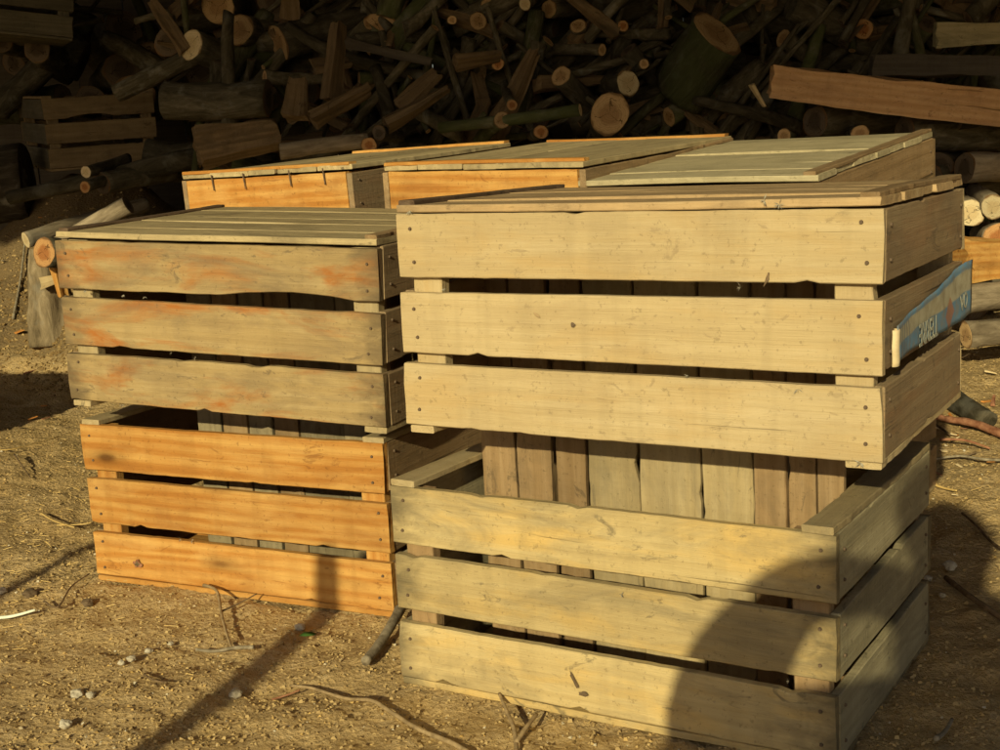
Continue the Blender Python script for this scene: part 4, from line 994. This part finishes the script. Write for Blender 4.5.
boxes('side_wall', rel([((4.39, 3.2, -.2), (4.42, 5.99, 2.4))]), M['shed'], SH)
for x in (-4.2, 4.2): boxes('post', rel([((x-.06, .8, -.1), (x+.06, .92, 1.755-.095*x))]), M['shed'], SH)

# ------------------------------------------------------------------ what throws the shadows (beside and behind the camera)
AZ, EL = R(17.5), R(20.5)
LAT = Vector((math.cos(AZ), -math.sin(AZ), 0)); NN = Vector((math.sin(AZ), math.cos(AZ), 0))
def silp(l, z, back):
    p = CAM + LAT*l - NN*back; p.z = z + back*math.tan(EL); return p
# thin stake whose shadow crosses the soil
P0 = silp(-.815, 0, .25); 
top = .715+.25*math.tan(EL)
bs = (P0.x, P0.y, gz(P0.x, P0.y)-.02)
tube('stake', [(bs[0]-.10, bs[1], bs[2]), (P0.x-.065, P0.y, .3), (P0.x-.012, P0.y, .6), (P0.x+.004, P0.y, top-.02), (P0.x+.008, P0.y, top)], .024, .019, 'twig', 'slender wooden stake standing left of the camera, throwing the long thin shadow', 'stake', seg=10)
P1 = silp(-1.37, 0, .1)
tube('stake', [(P1.x, P1.y, gz(P1.x, P1.y)-.02), (P1.x+.003, P1.y, .4), (P1.x, P1.y, .9)], .010, .011, 'twig', 'thinner stake farther left of the camera, throwing a faint narrow shadow', 'stake', seg=8, seed=4)
# unseen crate stack at far left, added to shade the strip of soil
for (l, zc, bk_, r, L) in ((-2.62, 0, 0, 0, 0),):
    pass
crate('unseen open crate added beyond the left edge to shade the soil', None, 0, 0, 0, matrix=M4((-2.12, 2.41, 0), -.3, 0, 0), front='umber', seed=111, group=GC, nails=False)
crate('unseen upturned crate added beyond the left edge, stacked to lengthen the shade', None, 0, 0, 0, matrix=M4((-2.10, 2.40, .263), -.27, 0, 0), inv=True, front='umber', seed=112, group=GC, nails=False)
# photographer squatting behind the camera
def person():
    J = {}; E = []
    def j(n, l, z, back, r): J[n] = (silp(l, z, back) if False else (CAM.xy.to_3d()+LAT*l-NN*back+Vector((0, 0, z))), r)
    tb = math.tan(EL)
    def s(n, l, zs, back, r): j(n, l, zs+back*tb, back, r)       # zs = height of the shadow plane at the camera
    s('pelvis', .05, .20, .55, .13); s('waist', .06, .44, .47, .165); s('chest', .10, .53, .42, .110); s('neck0', .055, .645, .34, .06)
    s('neck', .05, .695, .31, .045); s('head0', .048, .745, .28, .062); s('head', .05, .795, .27, .070); s('crown', .052, .825, .28, .060)
    s('shL', -.03, .705, .33, .034); s('midL', -.120, .692, .26, .040); s('elL', -.190, .595, .16, .060); s('wrL', -.215, .49, .10, .066)
    s('shR', .18, .655, .33, .050); s('midR', .24, .60, .26, .045); s('elR', .27, .52, .16, .050); s('wrR', .12, .60, .06, .030)
    s('hipL', -.035, .44, .46, .20); s('knL', -.185, .43, .14, .145); s('anL', -.15, .12, .30, .05); s('toL', -.17, .07, .10, .035)
    s('belly', -.03, .43, .33, .15); s('lap', -.10, .40, .28, .16)
    s('hipR', .14, .30, .50, .12); s('knR', .25, .42, .12, .080); s('anR', .22, .12, .30, .05); s('toR', .23, .07, .10, .035)
    for n in ('anL', 'anR', 'toL', 'toR'):
        J[n][0].z = .07 if n[0] == 'a' else .035
    E = [('waist', 'belly'), ('belly', 'lap'), ('pelvis', 'waist'), ('waist', 'chest'), ('chest', 'neck0'), ('neck0', 'neck'), ('neck', 'head0'), ('head0', 'head'), ('head', 'crown'),
         ('neck0', 'shL'), ('shL', 'midL'), ('midL', 'elL'), ('elL', 'wrL'), ('neck0', 'shR'), ('shR', 'midR'), ('midR', 'elR'), ('elR', 'wrR'),
         ('pelvis', 'hipL'), ('hipL', 'knL'), ('knL', 'anL'), ('anL', 'toL'), ('pelvis', 'hipR'), ('hipR', 'knR'), ('knR', 'anR'), ('anR', 'toR')]
    names = list(J); idx = {n: i for i, n in enumerate(names)}
    base = J['pelvis'][0].copy(); base.z = 0
    me = bpy.data.meshes.new('person'); me.from_pydata([tuple(J[n][0]-base) for n in names], [(idx[a], idx[b_]) for a, b_ in E], []); me.update()
    o = link('person', me, simple('dark_clothes', (.06, .07, .10), .9), None, base)
    sk = o.modifiers.new('skin', 'SKIN'); sl = me.skin_vertices[0].data
    for n in names: sl[idx[n]].radius = (J[n][1],)*2; sl[idx[n]].use_root = (n == 'pelvis')
    sb = o.modifiers.new('sub', 'SUBSURF'); sb.levels = 2; sb.render_levels = 2
    tag(o, 'person squatting behind the camera, elbow out, whose shadow falls on the tan crate', 'person')
    # hands: palm and five curled fingers each
    skin = simple('skin', (.45, .27, .18), .6)
    for w, e in (('wrL', 'elL'), ('wrR', 'elR')):
        p = J[w][0]; d = NN*.2+Vector((0, 0, .3))+LAT*(.5 if w == 'wrL' else -.5); d.normalize()
        u = d.cross(NN).normalized()
        vv = [p, p+d*.045, p+d*.075]; ed = [(0, 1), (1, 2)]; rad = [.022, .028, .024]
        for k in range(4):
            b0 = p+d*.08+u*(k-1.5)*.017; L = (.030, .034, .032, .025)[k]; i0 = len(vv)
            vv += [b0, b0+d*L+NN*.006, b0+d*L*1.3+NN*.022]; ed += [(2, i0), (i0, i0+1), (i0+1, i0+2)]; rad += [.009, .0085, .0075]
        i0 = len(vv); vv += [p+d*.04+u*.036, p+d*.07+u*.048+NN*.012]; ed += [(1, i0), (i0, i0+1)]; rad += [.010, .009]
        hm = bpy.data.meshes.new('hand'); hm.from_pydata([tuple(v-base) for v in vv], ed, []); hm.update()
        ho = link('hand', hm, skin, o); ho.modifiers.new('s', 'SKIN')
        for i, r in enumerate(rad): hm.skin_vertices[0].data[i].radius = (r, r)
        hm.skin_vertices[0].data[0].use_root = True
        q = ho.modifiers.new('b', 'SUBSURF'); q.levels = q.render_levels = 1
    # face and hair shells on the head
    hd = J['head'][0]; bm = bmesh.new(); bmesh.ops.create_uvsphere(bm, u_segments=20, v_segments=14, radius=.072)
    for v in bm.verts: v.co.z *= 1.12
    bmesh.ops.delete(bm, geom=[v for v in bm.verts if v.co.dot(NN) > .035 and v.co.z < .045], context='VERTS')
    hm = bpy.data.meshes.new('hair'); bm.to_mesh(hm); bm.free(); link('hair', hm, simple('dark_hair', (.03, .02, .012), .8), o, hd-base+Vector((0, 0, .004)))
    bm = bmesh.new(); bmesh.ops.create_uvsphere(bm, u_segments=20, v_segments=14, radius=.066)
    for v in bm.verts:
        v.co.z *= 1.15; f = v.co.dot(NN); l = v.co.dot(LAT)
        if f > .06: v.co += NN*(.020*math.exp(-(l/.012)**2-((v.co.z+.005)/.022)**2) - .006*math.exp(-((abs(l)-.03)/.012)**2-((v.co.z-.018)/.01)**2))
    hm = bpy.data.meshes.new('face'); bm.to_mesh(hm); bm.free(); link('face', hm, skin, o, hd-base+NN*.012)
person()

# ------------------------------------------------------------------ light
w = bpy.data.worlds.new('World'); scn.world = w; w.use_nodes = True
nt = w.node_tree; bg = nt.nodes['Background']; sky = nt.nodes.new('ShaderNodeTexSky'); sky.sky_type = 'NISHITA'; sky.sun_disc = False
sky.sun_elevation = EL
# light travels toward (sin AZ, cos AZ): the sun stands at the opposite bearing
sky.sun_rotation = AZ+math.pi
sky.air_density = 1.0; sky.dust_density = 2.0
nt.links.new(sky.outputs[0], bg.inputs[0]); bg.inputs[1].default_value = .06
sd = bpy.data.lights.new('sun', 'SUN'); sd.energy = 4.4; sd.angle = R(.55); sd.color = (1, .88, .54)
so = bpy.data.objects.new('sun', sd); col.objects.link(so)
dirv = Vector((math.sin(AZ)*math.cos(EL), math.cos(AZ)*math.cos(EL), -math.sin(EL)))
so.rotation_euler = dirv.to_track_quat('-Z', 'Y').to_euler(); so.location = (-3, -6, 5)
scn.view_settings.view_transform = 'Standard'; scn.view_settings.look = 'None'; scn.view_settings.gamma = 1
scn.view_settings.exposure = 0
scn.cycles.max_bounces = 8
